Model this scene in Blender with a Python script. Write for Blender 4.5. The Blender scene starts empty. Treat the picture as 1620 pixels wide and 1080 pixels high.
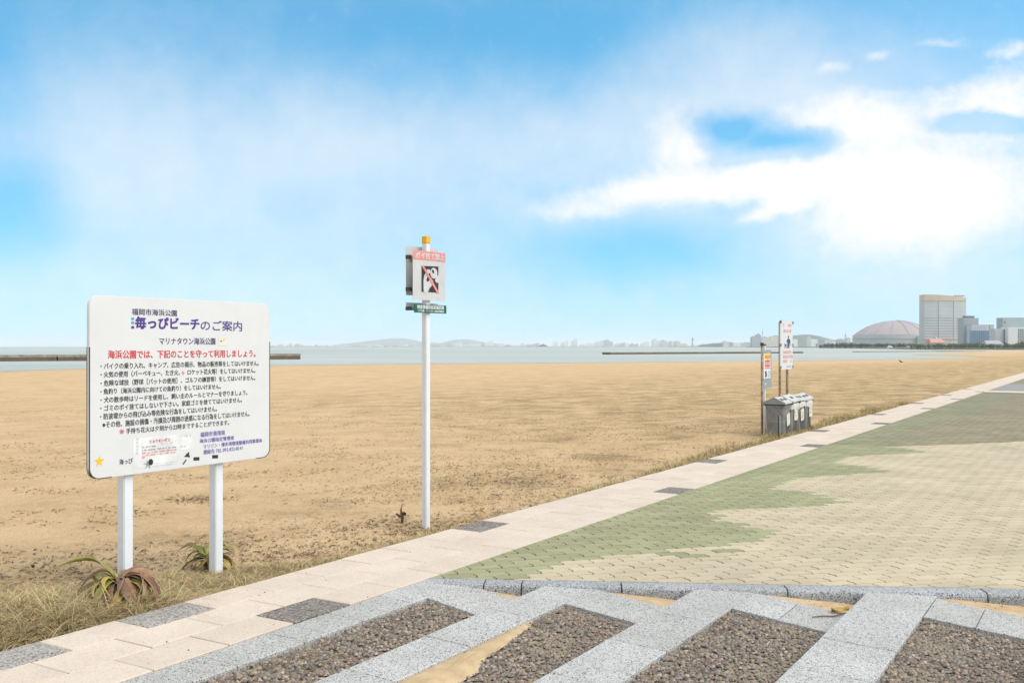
import bpy, bmesh, math, random
import numpy as np
from mathutils import Vector, Matrix, noise as mnoise
R = math.radians
random.seed(7)
rng = np.random.default_rng(11)
SC = bpy.context.scene
COL = SC.collection

# ------------------------------------------------------------------ camera
H = 1.55            # eye height above the footpath (m)
F = 1575.0          # focal length in photo pixels (35 mm on a 36 mm sensor)
HOR = 548.0         # horizon row of the photograph
cam_d = bpy.data.cameras.new('camera')
cam_d.lens = 35.0; cam_d.sensor_width = 36.0
cam_d.shift_y = (HOR - 540.0) / 1620.0
cam_d.clip_start = 0.05; cam_d.clip_end = 90000.0
cam = bpy.data.objects.new('camera', cam_d); COL.objects.link(cam)
cam.location = (0, 0, H); cam.rotation_euler = (R(90), 0, 0)
SC.camera = cam

# ------------------------------------------------------------------ exposure, sun
vs = SC.view_settings
vs.view_transform = 'Standard'; vs.look = 'None'; vs.exposure = 0.95; vs.gamma = 1.0
vs.use_curve_mapping = False
SC.cycles.volume_bounces = 2; SC.cycles.max_bounces = 6; SC.cycles.diffuse_bounces = 3
SUN_AZ, SUN_EL = R(112), R(52)     # clockwise from straight ahead
sd = bpy.data.lights.new('sun', 'SUN'); sd.energy = 1.5; sd.angle = R(50); sd.color = (1.0, .95, .88)
sun = bpy.data.objects.new('sun', sd); COL.objects.link(sun)
tosun = Vector((math.sin(SUN_AZ)*math.cos(SUN_EL), math.cos(SUN_AZ)*math.cos(SUN_EL), math.sin(SUN_EL)))
sun.rotation_euler = tosun.to_track_quat('Z', 'Y').to_euler()

# ------------------------------------------------------------------ node helper
class NT:
    def __init__(s, tree): s.t = tree; s.n = tree.nodes; s.l = tree.links
    def node(s, kind, **kw):
        n = s.n.new(kind)
        for k, v in kw.items():
            if k == 'inp':
                for a, b in v.items():
                    if isinstance(b, bpy.types.NodeSocket): s.l.new(b, n.inputs[a])
                    else: n.inputs[a].default_value = b
            else: setattr(n, k, v)
        return n
    def math(s, op, a, b=None, c=None, clamp=False):
        inp = {0: a}
        if b is not None: inp[1] = b
        if c is not None: inp[2] = c
        return s.node('ShaderNodeMath', operation=op, use_clamp=clamp, inp=inp).outputs[0]
    def vmath(s, op, a, b=None):
        inp = {0: a}
        if b is not None: inp[1] = b
        n = s.node('ShaderNodeVectorMath', operation=op, inp=inp)
        return n.outputs['Value'] if op in ('LENGTH', 'DOT_PRODUCT') else n.outputs[0]
    def ramp(s, fac, lo, hi, a=0.0, b=1.0, smooth=True):
        n = s.node('ShaderNodeMapRange', interpolation_type='SMOOTHSTEP' if smooth else 'LINEAR')
        for k, v in ((0, fac), (1, lo), (2, hi), (3, a), (4, b)):
            if isinstance(v, bpy.types.NodeSocket): s.l.new(v, n.inputs[k])
            else: n.inputs[k].default_value = v
        return n.outputs[0]
    def mix(s, fac, a, b, blend='MIX'):
        n = s.node('ShaderNodeMix', data_type='RGBA', blend_type=blend)
        for k, v in ((0, fac), (6, a), (7, b)):
            if isinstance(v, bpy.types.NodeSocket): s.l.new(v, n.inputs[k])
            elif k == 0: n.inputs[k].default_value = v
            else: n.inputs[k].default_value = tuple(v)[:3] + (1,)
        return n.outputs[2]
    def noise(s, vec, scale, detail=3, rough=.5, out=0):
        n = s.node('ShaderNodeTexNoise', inp={'Scale': scale, 'Detail': detail, 'Roughness': rough})
        if vec is not None: s.l.new(vec, n.inputs['Vector'])
        return n.outputs[out]

# ------------------------------------------------------------------ world: Nishita sky with soft cloud banks
def build_world():
    w = bpy.data.worlds.new('World'); SC.world = w; w.use_nodes = True
    t = NT(w.node_tree); t.n.clear()
    sky = t.node('ShaderNodeTexSky', sky_type='NISHITA', sun_disc=False, sun_elevation=SUN_EL,
                 sun_rotation=SUN_AZ, altitude=0, air_density=1.0, dust_density=0.4, ozone_density=2.2)
    d = t.node('ShaderNodeTexCoord').outputs['Generated']
    xyz = t.node('ShaderNodeSeparateXYZ', inp={0: d})
    x, y, z = xyz.outputs
    # clear air without the yellow band of a dusty horizon: the blue of some 15 degrees up goes on to the sea
    lift = t.math('ADD', t.math('MULTIPLY', t.math('MAXIMUM', z, 0.0), .85), .20)
    t.l.new(t.node('ShaderNodeCombineXYZ', inp={0: x, 1: y, 2: lift}).outputs[0], sky.inputs[0])
    az = t.math('MULTIPLY', t.math('ARCTAN2', x, y), 180/math.pi)
    el = t.math('MULTIPLY', t.math('ARCSINE', z), 180/math.pi)
    ae = t.node('ShaderNodeCombineXYZ', inp={0: az, 1: el, 2: 0.0}).outputs[0]
    # warp the cloud edges
    w1 = t.vmath('SUBTRACT', t.noise(ae, .16, 2, .55, 1), (.5, .5, .5))
    w2 = t.vmath('SUBTRACT', t.noise(ae, .75, 3, .6, 1), (.5, .5, .5))
    wa = t.vmath('ADD', ae, t.vmath('MULTIPLY', w1, (3.6, 2.0, 0)))
    wb = t.vmath('ADD', wa, t.vmath('MULTIPLY', w2, (1.3, .7, 0)))
    def blob(px, py, rx, ry, wgt, vec, soft=0.0):
        a = math.degrees(math.atan((px-810)/F)); e = math.degrees(math.atan((HOR-py)/F*math.cos(math.radians(a))))
        k = F*math.pi/180
        v = t.vmath('MULTIPLY', t.vmath('SUBTRACT', vec, (a, e, 0)), (k/rx, k/ry, 0))
        return t.ramp(t.vmath('LENGTH', v), soft, 1.0, wgt, 0.0)
    def total(items, vec, soft=0.0):
        acc = None
        for it in items:
            b = blob(*it, vec, soft)
            acc = b if acc is None else t.math('ADD', acc, b)
        return acc
    veil = total([(250, 190, 400, 190, .34), (120, 210, 260, 200, .18), (520, 200, 260, 130, .30), (700, 230, 330, 130, .34), (300, 330, 420, 170, .30), (620, 340, 420, 150, .22),
                  (160, 470, 420, 110, .20), (560, 480, 420, 100, .22), (980, 215, 330, 140, .45), (1200, 130, 330, 150, .45),
                  (1400, 260, 480, 240, .50), (1500, 450, 420, 150, .22), (960, 330, 260, 70, .30), (1130, 60, 230, 80, .22),
                  (860, 40, 260, 80, -.30), (620, 30, 260, 60, -.20), (10, 330, 130, 110, -.55), (0, 110, 110, 160, -.30), (1010, 400, 260, 75, -.42),
                  (470, 330, 110, 60, -.12), (900, 300, 120, 25, -.15)], wa)
    veil = t.math('ADD', veil, t.ramp(el, 17, 0, 0, .44, smooth=False))       # thin cloud thickens towards the horizon all round
    bank = total([(1160, 290, 330, 42, .75), (1000, 315, 200, 40, .60), (900, 338, 110, 26, .45), (1340, 195, 240, 70, .80), (1480, 300, 330, 130, .85), (1330, 285, 260, 60, .5),
                  (1090, 205, 110, 70, .55), (1075, 250, 120, 60, .5), (1590, 150, 130, 80, .80), (1420, 370, 240, 90, .5), (1238, 330, 46, 18, .7),
                  (1200, 343, 44, 18, .6), (1395, 97, 42, 18, .55), (1320, 118, 46, 16, .5), (1480, 75, 60, 14, .4), (1590, 70, 60, 16, .5),
                  (1165, 200, 90, 40, -1.6), (1230, 228, 110, 34, -1.6), (1560, 190, 100, 24, -1.3), (1440, 115, 130, 34, -.5), (1060, 400, 260, 55, -.5)], wb)
    # outside the picture the same mix of veil and banks goes on
    out = t.math('MAXIMUM', t.ramp(t.math('ABSOLUTE', az), 28, 40), t.ramp(el, 20, 30))
    n1 = t.noise(d, 2.1, 3, .6)
    gen = t.ramp(n1, .30, .62, .35, 1.0)
    fine = t.noise(ae, .45, 4, .62)
    fine2 = t.noise(ae, 1.1, 4, .64)
    veil = t.math('ADD', veil, t.math('MULTIPLY', t.math('SUBTRACT', fine, .5), .42))
    veil = t.ramp(veil, -.30, 1.25, 0, .72)
    bank = t.math('ADD', bank, t.math('MULTIPLY', t.math('SUBTRACT', fine2, .5), .70))
    bank = t.ramp(bank, .02, 1.0)
    inside = t.math('SUBTRACT', 1.0, t.math('MULTIPLY', t.math('SUBTRACT', 1.0, veil), t.math('SUBTRACT', 1.0, bank)))
    # clear gap in the bank
    gap = t.math('MINIMUM', total([(1140, 188, 80, 40, .8), (1190, 208, 90, 44, .8), (1250, 226, 85, 28, .8)], wb), .96)
    inside = t.math('MULTIPLY', inside, t.math('SUBTRACT', 1.0, gap))
    m = t.math('ADD', t.math('MULTIPLY', inside, t.math('SUBTRACT', 1.0, out)), t.math('MULTIPLY', gen, t.math('MULTIPLY', out, .85)), clamp=True)
    hs = t.node('ShaderNodeHueSaturation', inp={'Hue': .474, 'Saturation': 1.28, 'Value': 1.2, 'Color': sky.outputs[0]}).outputs[0]
    bg1 = t.node('ShaderNodeBackground', inp={'Color': hs, 'Strength': .105})
    bg2 = t.node('ShaderNodeBackground', inp={'Color': (1.0, .985, .96, 1), 'Strength': .55})
    mx = t.node('ShaderNodeMixShader', inp={0: m, 1: bg1.outputs[0], 2: bg2.outputs[0]})
    o = t.node('ShaderNodeOutputWorld', inp={0: mx.outputs[0]})
build_world()

# ------------------------------------------------------------------ coordinates
# d runs along the footpath (away from the camera), n points from the plaza to the beach
D = np.array([.5208, .8537]); N = np.array([-.8537, .5208])
PATH_ANG = math.atan2(.8537, .5208)          # local x axis along d
SEA = -1.0
def us(u, s, z=0.0): return (u*N[0]+s*D[0], u*N[1]+s*D[1], z)
def us2(u, s): return (u*N[0]+s*D[0], u*N[1]+s*D[1])
def to_us(X, Y): return X*N[0]+Y*N[1], X*D[0]+Y*D[1]
def gpx(x, y, z=0.0):                         # pixel -> point on the level z
    Y = F*(H-z)/(y-HOR); return ((x-810)/F*Y, Y, z)
def atd(x, y, Y): return ((x-810)/F*Y, Y, H+(HOR-y)/F*Y)   # pixel -> point at depth Y
def s_on(u, x):                               # s of the point on the line u=const seen in column x
    r = (x-810)/F; return u*(.8537+.5208*r)/(.5208-.8537*r)

# ------------------------------------------------------------------ numpy noise
def _hash(ix, iy, seed):
    h = (ix*374761393 + iy*668265263 + seed*974711) & 0x7fffffff
    h = ((h ^ (h >> 13))*1274126177) & 0x7fffffff
    return ((h ^ (h >> 16)) & 0xffff)/65535.0
def vnoise(x, y, seed=0):
    x = np.asarray(x, float); y = np.asarray(y, float)
    ix = np.floor(x).astype(np.int64); iy = np.floor(y).astype(np.int64)
    fx = x-ix; fy = y-iy; fx = fx*fx*(3-2*fx); fy = fy*fy*(3-2*fy)
    a = _hash(ix, iy, seed); b = _hash(ix+1, iy, seed); c = _hash(ix, iy+1, seed); e = _hash(ix+1, iy+1, seed)
    return (a*(1-fx)+b*fx)*(1-fy)+(c*(1-fx)+e*fx)*fy
def fbm(x, y, seed=0, oct=4):
    v = 0; a = .5; t = 0
    for k in range(oct):
        v = v + a*vnoise(np.asarray(x)*2**k, np.asarray(y)*2**k, seed+k*17); t += a; a *= .5
    return v/t
def sstep(a, b, x):
    t = np.clip((x-a)/(b-a), 0, 1); return t*t*(3-2*t)

# ------------------------------------------------------------------ objects
def link(o, parent=None):
    COL.objects.link(o)
    if parent is not None: o.parent = parent
    return o
def tag(o, label=None, cat=None, group=None, kind=None):
    if label: o['label'] = label
    if cat: o['category'] = cat
    if group: o['group'] = group
    if kind: o['kind'] = kind
    return o
def empty(name, loc, rz=0.0):
    o = bpy.data.objects.new(name, None); COL.objects.link(o)
    o.location = loc; o.rotation_euler = (0, 0, rz); o.empty_display_size = .2
    return o
def mesh_np(name, V, Fc, mats, parent=None, midx=None, smooth=False, cols=None):
    me = bpy.data.meshes.new(name)
    if isinstance(Fc, np.ndarray):
        nv, nf, k = len(V), len(Fc), Fc.shape[1]
        me.vertices.add(nv); me.vertices.foreach_set('co', np.asarray(V, np.float32).ravel())
        me.loops.add(nf*k); me.loops.foreach_set('vertex_index', Fc.astype(np.int32).ravel())
        me.polygons.add(nf); me.polygons.foreach_set('loop_start', np.arange(0, nf*k, k, dtype=np.int32))
        me.polygons.foreach_set('loop_total', np.full(nf, k, np.int32))
        me.update(calc_edges=True)
    else:
        me.from_pydata([tuple(map(float, v)) for v in V], [], Fc)
    for m in (mats if isinstance(mats, (list, tuple)) else [mats]): me.materials.append(m)
    if midx is not None: me.polygons.foreach_set('material_index', np.asarray(midx, np.int32))
    if smooth: me.polygons.foreach_set('use_smooth', np.ones(len(me.polygons), bool))
    if cols is not None:
        ca = me.color_attributes.new('tint', 'FLOAT_COLOR', 'POINT')
        c4 = np.ones((len(me.vertices), 4), np.float32); c4[:, :3] = cols
        ca.data.foreach_set('color', c4.ravel())
    me.update()
    o = bpy.data.objects.new(name, me)
    return link(o, parent)
class MB:
    """collects shapes, then becomes one mesh object"""
    def __init__(s): s.v = []; s.f = []; s.mi = []
    def add(s, V, Fc, mi=0):
        b = len(s.v); s.v += [tuple(v) for v in V]; s.f += [tuple(i+b for i in f) for f in Fc]; s.mi += [mi]*len(Fc)
    def box(s, c, size, mi=0, rz=0.0, taper=1.0):
        hx, hy, hz = size[0]/2, size[1]/2, size[2]/2
        co, si = math.cos(rz), math.sin(rz); V = []
        for z, k in ((-hz, 1.0), (hz, taper)):
            for x, y in ((-hx*k, -hy*k), (hx*k, -hy*k), (hx*k, hy*k), (-hx*k, hy*k)):
                V.append((c[0]+x*co-y*si, c[1]+x*si+y*co, c[2]+z))
        s.add(V, [(3, 2, 1, 0), (4, 5, 6, 7), (0, 1, 5, 4), (1, 2, 6, 5), (2, 3, 7, 6), (3, 0, 4, 7)], mi)
    def prism(s, poly, z0, z1, mi=0, inset=0.0, drop=0.0):
        n = len(poly); V = [(p[0], p[1], z0) for p in poly]
        if drop:
            V += [(p[0], p[1], z1-drop) for p in poly]
        cx = sum(p[0] for p in poly)/n; cy = sum(p[1] for p in poly)/n
        T = []
        for p in poly:
            L = math.hypot(p[0]-cx, p[1]-cy) or 1
            T.append((p[0]-(p[0]-cx)/L*inset, p[1]-(p[1]-cy)/L*inset, z1))
        V += T; k = len(V)//n; Fc = []
        for r in range(k-1):
            for i in range(n):
                j = (i+1) % n; Fc.append((r*n+i, r*n+j, (r+1)*n+j, (r+1)*n+i))
        Fc.append(tuple(range((k-1)*n, k*n))); Fc.append(tuple(reversed(range(n))))
        s.add(V, Fc, mi)
    def tube(s, pts, rad, seg=8, mi=0, cap=True):
        P = [Vector(p) for p in pts]; rs = rad if isinstance(rad, (list, tuple)) else [rad]*len(P)
        V = []; up = Vector((0, 0, 1))
        for i, p in enumerate(P):
            t = (P[min(i+1, len(P)-1)]-P[max(i-1, 0)]).normalized()
            a = t.cross(up) if abs(t.z) < .95 else t.cross(Vector((1, 0, 0)))
            a.normalize(); b = t.cross(a)
            for k in range(seg):
                an = 2*math.pi*k/seg; V.append(p+(a*math.cos(an)+b*math.sin(an))*rs[i])
        Fc = []
        for i in range(len(P)-1):
            for k in range(seg):
                j = (k+1) % seg; Fc.append((i*seg+k, i*seg+j, (i+1)*seg+j, (i+1)*seg+k))
        if cap: Fc.append(tuple(range(seg))); Fc.append(tuple(reversed(range((len(P)-1)*seg, len(P)*seg))))
        s.add(V, Fc, mi)
    def build(s, name, mats, parent=None, smooth=False, bevel=0.0):
        me = bpy.data.meshes.new(name); me.from_pydata([tuple(map(float, v)) for v in s.v], [], s.f)
        for m in (mats if isinstance(mats, (list, tuple)) else [mats]): me.materials.append(m)
        me.polygons.foreach_set('material_index', s.mi)
        bm = bmesh.new(); bm.from_mesh(me)
        bmesh.ops.recalc_face_normals(bm, faces=bm.faces)
        if bevel:
            bmesh.ops.bevel(bm, geom=[e for e in bm.edges if e.calc_face_angle(0) > .5], offset=bevel, segments=2, affect='EDGES', clamp_overlap=True)
        bm.to_mesh(me); bm.free()
        if smooth: me.polygons.foreach_set('use_smooth', [True]*len(me.polygons))
        me.update(); o = bpy.data.objects.new(name, me)
        return link(o, parent)

# ------------------------------------------------------------------ materials
def material(name, build):
    m = bpy.data.materials.new(name); m.use_nodes = True
    t = NT(m.node_tree); t.n.clear()
    out = t.node('ShaderNodeOutputMaterial')
    p = t.node('ShaderNodeBsdfPrincipled'); t.l.new(p.outputs[0], out.inputs[0])
    build(t, p); return m
def setin(t, p, **kw):
    names = {'col': 'Base Color', 'rough': 'Roughness', 'metal': 'Metallic', 'spec': 'Specular IOR Level'}
    for k, v in kw.items():
        s = p.inputs[names[k]]
        if isinstance(v, bpy.types.NodeSocket): t.l.new(v, s)
        elif k == 'col': s.default_value = tuple(v)[:3]+(1,)
        else: s.default_value = v
def bump(t, p, h, strength=.3, dist=.01):
    b = t.node('ShaderNodeBump', inp={'Strength': strength, 'Distance': dist, 'Height': h}); t.l.new(b.outputs[0], p.inputs['Normal'])
def geo(t): return t.node('ShaderNodeNewGeometry').outputs['Position']
def objc(t): return t.node('ShaderNodeTexCoord').outputs['Object']
def plain(name, col, rough=.6, var=.12, scale=8, metal=0.0, dirt=None, bmp=0.0, world=True, spec=.5):
    def b(t, p):
        v = geo(t) if world else objc(t)
        n = t.noise(v, scale, 4, .6)
        c = t.mix(t.ramp(n, .3, .7), [x*(1-var) for x in col], [min(1, x*(1+var)) for x in col])
        if dirt:
            dn = t.ramp(t.noise(v, scale*2.7, 5, .65), dirt[1], dirt[1]+.16)
            c = t.mix(t.math('MULTIPLY', dn, dirt[2]), c, dirt[0])
        setin(t, p, col=c, rough=t.ramp(n, .2, .8, rough-.08, min(1, rough+.08)), metal=metal, spec=spec)
        if bmp: bump(t, p, t.noise(v, scale*6, 3), bmp, .004)
    return material(name, b)

def m_sand():
    def b(t, p):
        v = geo(t)
        u_ = t.vmath('DOT_PRODUCT', v, (N[0], N[1], 0)); s_ = t.vmath('DOT_PRODUCT', v, (D[0], D[1], 0))
        base = t.mix(t.ramp(t.noise(v, .9, 5, .6), .32, .68), (.55, .375, .20), (.65, .46, .262))
        base = t.mix(t.math('MULTIPLY', t.ramp(t.noise(v, 7, 4, .65), .45, .7), .5), base, (.68, .52, .33))
        # brown matted dry weed over the sand, strongest in the zone by the footpath
        far = t.ramp(s_, 10, 28)
        lim = t.ramp(u_, 5.0, t.math('ADD', 9.5, t.math('MULTIPLY', far, 26)), 1, 0)
        st = t.vmath('MULTIPLY', v, (1.0, 1.0, 1.0))
        wn = t.noise(st, .75, 6, .68)
        wf = t.noise(v, 24, 4, .75)
        w = t.ramp(t.math('ADD', t.math('MULTIPLY', wn, .62), t.math('MULTIPLY', wf, .38)), .50, .60)
        amt = t.math('MULTIPLY', w, t.math('ADD', t.math('MULTIPLY', lim, .72), .08))
        c = t.mix(amt, base, (.20, .135, .068))
        # olive dry turf further along
        ol = t.math('MULTIPLY', t.math('MULTIPLY', far, lim), t.ramp(t.noise(v, 1.4, 5, .6), .36, .62))
        c = t.mix(t.math('MULTIPLY', ol, .62), c, (.285, .215, .09))
        # fine dark grains and pale shell bits
        c = t.mix(1.0, c, t.mix(t.ramp(t.noise(v, 70, 4, .75), .36, .64), (.80, .77, .72), (1.12, 1.12, 1.12)), 'MULTIPLY')
        g = t.node('ShaderNodeTexVoronoi', inp={'Scale': 55.0, 'Vector': v})
        gf = t.math('MULTIPLY', t.ramp(g.outputs['Distance'], .12, .26, 1, 0), t.ramp(t.noise(v, 5, 3), .46, .62))
        c = t.mix(t.math('MULTIPLY', gf, .55), c, (.11, .075, .04))
        g2 = t.node('ShaderNodeTexVoronoi', inp={'Scale': 31.0, 'Vector': v})
        c = t.mix(t.ramp(g2.outputs['Distance'], .05, .1, .6, 0), c, (.72, .62, .47))
        # wet sand at the waterline
        z = t.node('ShaderNodeSeparateXYZ', inp={0: v}).outputs[2]
        wet = t.ramp(z, SEA+.02, SEA+.14, 1, 0)
        c = t.mix(t.math('MULTIPLY', wet, .5), c, (.30, .22, .13))
        setin(t, p, col=c, rough=t.ramp(wet, 0, 1, .95, .5), spec=.2)
        hgt = t.math('ADD', t.math('MULTIPLY', t.noise(v, 9, 4, .6), 1.0), t.math('MULTIPLY', t.noise(v, 46, 4, .75), .5))
        bump(t, p, hgt, .8, .05)
    return material('beach_sand', b)
def m_driftsand():
    def b(t, p):
        v = geo(t)
        c = t.mix(t.ramp(t.noise(v, 12, 5, .65), .3, .7), (.44, .315, .18), (.56, .42, .25))
        setin(t, p, col=c, rough=.95, spec=.2); bump(t, p, t.noise(v, 90, 3, .7), .5, .006)
    return material('drift_sand', b)
def speckle(name, cols, scale, lo, bmp=.25, rough=.75, var=.06, objrand=True, stain=None):
    """stone: a ground colour with two kinds of grain"""
    def b(t, p):
        v = geo(t)
        a = t.node('ShaderNodeTexVoronoi', inp={'Scale': scale, 'Vector': v})
        cell = t.node('ShaderNodeSeparateColor', inp={0: a.outputs['Color']}).outputs[0]
        c = t.mix(t.ramp(cell, .25, .75), cols[0], cols[1])
        c = t.mix(t.ramp(cell, lo, lo+.03), c, cols[2])
        b2 = t.node('ShaderNodeTexVoronoi', inp={'Scale': scale*.55, 'Vector': v})
        c2 = t.node('ShaderNodeSeparateColor', inp={0: b2.outputs['Color']}).outputs[1]
        c = t.mix(t.math('MULTIPLY', t.ramp(c2, .9, .93), .5), c, cols[2])
        n = t.noise(v, 2.2, 5, .6)
        c = t.mix(1.0, c, t.mix(t.ramp(n, .3, .7), (1-var*2, 1-var*2, 1-var*2.2), (1, 1, 1)), 'MULTIPLY')
        if stain: c = t.mix(t.math('MULTIPLY', t.ramp(t.noise(v, 3.4, 6, .7), .56, .74), stain[1]), c, stain[0])
        if objrand:
            r = t.node('ShaderNodeObjectInfo').outputs['Random']
            c = t.mix(1.0, c, t.mix(r, (1-var*1.6, 1-var*1.7, 1-var*1.9), (1, 1, 1)), 'MULTIPLY')
        setin(t, p, col=c, rough=rough, spec=.3); bump(t, p, a.outputs['Distance'], bmp, .002)
    return material(name, b)
def paver_mat(name, col, col2, field=False):
    def b(t, p):
        v = geo(t)
        r = t.node('ShaderNodeAttribute', attribute_name='tint').outputs['Fac'] if field else t.node('ShaderNodeObjectInfo').outputs['Random']
        c = t.mix(r, col, col2)
        n = t.noise(v, 1.1, 5, .6)
        c = t.mix(1.0, c, t.mix(t.ramp(n, .3, .7), (.86, .86, .84), (1.04, 1.03, 1.0)), 'MULTIPLY')
        f = t.noise(v, 160, 2, .7)
        c = t.mix(t.ramp(f, .55, .72, 0, .35), c, [x*.62 for x in col])
        st = t.ramp(t.noise(v, 14, 6, .72), .62, .76)
        c = t.mix(t.math('MULTIPLY', st, .35), c, (.16, .125, .075))
        setin(t, p, col=c, rough=.9, spec=.25); bump(t, p, f, .35, .002)
    return material(name, b)

SAND = m_sand(); DRIFT = m_driftsand()
CREAM = speckle('cream_slab', [(.64, .53, .43), (.70, .59, .485), (.53, .42, .325)], 190, .93, .12, .8, .05, stain=((.46, .36, .26), .28))
GREYSLAB = speckle('exposed_aggregate_slab', [(.34, .31, .28), (.50, .455, .405), (.13, .12, .11)], 130, .84, .6, .8, .08)
DARKSLAB = speckle('dark_aggregate_slab', [(.20, .175, .15), (.36, .315, .27), (.09, .08, .07)], 95, .84, .7, .8, .08)
GRANITE = speckle('grey_granite', [(.46, .45, .43), (.60, .585, .555), (.085, .08, .075)], 210, .87, .12, .6, .07, stain=((.33, .30, .25), .3))
KERBG = speckle('kerb_granite', [(.36, .365, .375), (.54, .54, .54), (.06, .06, .06)], 210, .80, .15, .6, .06)
BEIGE = paver_mat('beige_paver', (.49, .415, .295), (.55, .47, .34))
GREEN = paver_mat('green_paver', (.29, .285, .165), (.35, .345, .21))
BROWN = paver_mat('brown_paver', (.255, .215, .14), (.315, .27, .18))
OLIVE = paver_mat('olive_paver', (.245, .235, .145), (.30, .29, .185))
FIELD = [paver_mat(n+'_field', a, b_, True) for n, a, b_ in (('beige_paver', (.49, .415, .295), (.55, .47, .34)), ('green_paver', (.29, .285, .165), (.35, .345, .21)),
         ('brown_paver', (.255, .215, .14), (.315, .27, .18)), ('olive_paver', (.245, .235, .145), (.30, .29, .185)))]
JOINT = plain('joint_sand', (.13, .105, .065), .95, .3, 30)
MORTAR = plain('pebble_mortar', (.29, .235, .165), .95, .25, 25, bmp=.4)
WHITE = plain('white_painted_steel', (.76, .78, .80), .35, .03, 6, dirt=((.5, .46, .38), .66, .25))
BOARD = plain('white_sign_sheet', (.70, .70, .69), .38, .02, 3, dirt=((.62, .60, .54), .62, .22))
SIGNGREY = plain('shaded_white_sheet', (.57, .58, .57), .45, .05, 5, dirt=((.42, .42, .40), .6, .3))  # white sheet greyed in its colour to stand for backlit shade, plus dirt
DKTRIM = plain('dark_rubber_trim', (.05, .045, .045), .6)
INK = {'black': plain('black_print', (.025, .025, .03), .5), 'purple': plain('purple_print', (.085, .04, .26), .5), 'violet': plain('blue_violet_print', (.16, .12, .42), .5),
       'slate': plain('dark_violet_print', (.075, .06, .15), .5), 'red': plain('red_print', (.66, .06, .055), .5), 'pink': plain('faded_pink_print', (.75, .27, .25), .5),
       'grey': plain('grey_print', (.30, .30, .31), .5), 'palegrey': plain('pale_grey_print', (.58, .58, .585), .5), 'cyan': plain('cyan_print', (.07, .42, .60), .5), 'yellow': plain('yellow_print', (.80, .52, .03), .5),
       'green': plain('green_print', (.0, .11, .07), .5), 'white': plain('white_print', (.74, .745, .735), .5), 'navy': plain('navy_print', (.03, .05, .16), .5), 'cream': plain('cream_sticker', (.74, .70, .58), .5), 'skyblue': plain('pale_blue_print', (.22, .52, .68), .5)}

# ================================================================== SETTING
STRIP = [3.955, 4.262, 4.572, 4.865]          # rows of the cream footpath
def shore_polygon():
    px = [(-1500, 640), (-500, 606), (-200, 594), (0, 586.3), (140, 582.6), (300, 580), (430, 578), (640, 575.6), (820, 574.4), (1000, 572.8), (1240, 570.8), (1400, 568.6),
          (1480, 567.0), (1548, 565.6), (1500, 563.2), (1462, 562.0), (1430, 561.2), (1448, 560.2), (1490, 559.0), (1530, 557.6), (1480, 556.6), (1475, 556.1), (1560, 555.2)]
    P = [gpx(x, y, SEA)[:2] for x, y in px]
    return P + [(420, 760), (3000, 900), (3000, -3000), (-3000, -3000), (-1200, -300)]
SHORE = shore_polygon()
def shore_dist(X, Y):
    X = np.asarray(X, float); Y = np.asarray(Y, float)
    best = np.full(X.shape, 1e18); inside = np.zeros(X.shape, bool)
    for i in range(len(SHORE)):
        ax, ay = SHORE[i]; bx, by = SHORE[(i+1) % len(SHORE)]
        dx, dy = bx-ax, by-ay; L = dx*dx+dy*dy
        t = np.clip(((X-ax)*dx+(Y-ay)*dy)/L, 0, 1)
        best = np.minimum(best, (X-ax-t*dx)**2+(Y-ay-t*dy)**2)
        c = ((ay > Y) != (by > Y)) & (X < dx*(Y-ay)/(dy if dy else 1e-9)+ax)
        inside ^= c
    return np.where(inside, 1, -1)*np.sqrt(best)
def sand_z(X, Y):
    u, s = to_us(np.asarray(X, float), np.asarray(Y, float))
    sd_ = shore_dist(X, Y)
    z = SEA*(1-sstep(-2, 95, sd_)) + np.where(sd_ > 0, .09*sstep(0, 6, sd_)*(1-sstep(20, 80, sd_)), 0)
    z = np.where(sd_ < 0, SEA+np.maximum(sd_*.04, -4), z)
    w = sstep(4.9, 8.5, u)*sstep(0, 30, sd_)
    rel = .075*(fbm(X*.42, Y*.42, 3, 3)-.5)+.03*(fbm(X*2.1, Y*2.1, 8, 3)-.5)+.018*(fbm(X*6.5, Y*6.5, 21, 2)-.5)
    z = z + rel*w - .018
    # low bank under the tall dry grass by the board
    z = z + .05*np.exp(-((u-5.6)/.55)**2-((s-3.9)/.9)**2)
    return np.where(u < 4.80, np.minimum(z, -.22), z)
def build_beach():
    az_in = np.linspace(-34, 36, 520); az_out = np.linspace(36, 326, 90)[1:-1]
    az = np.radians(np.concatenate([az_in, az_out])); r = np.concatenate([[0.3, 1.0, 2.0], np.geomspace(3.0, 1300, 300), [2500, 6000]])
    A, Rr = np.meshgrid(az, r); X = Rr*np.sin(A); Y = Rr*np.cos(A)
    Z = sand_z(X.ravel(), Y.ravel())
    V = np.column_stack([X.ravel(), Y.ravel(), Z]); na = len(az); nr = len(r)
    i = np.arange(nr-1)[:, None]*na; j = np.arange(na)[None, :]; j2 = (j+1) % na
    Fc = np.stack([i+j, i+j2, i+na+j2, i+na+j], -1).reshape(-1, 4)[:, ::-1]
    return tag(mesh_np('beach', V, Fc, SAND, smooth=True), kind='structure')
build_beach()

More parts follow.
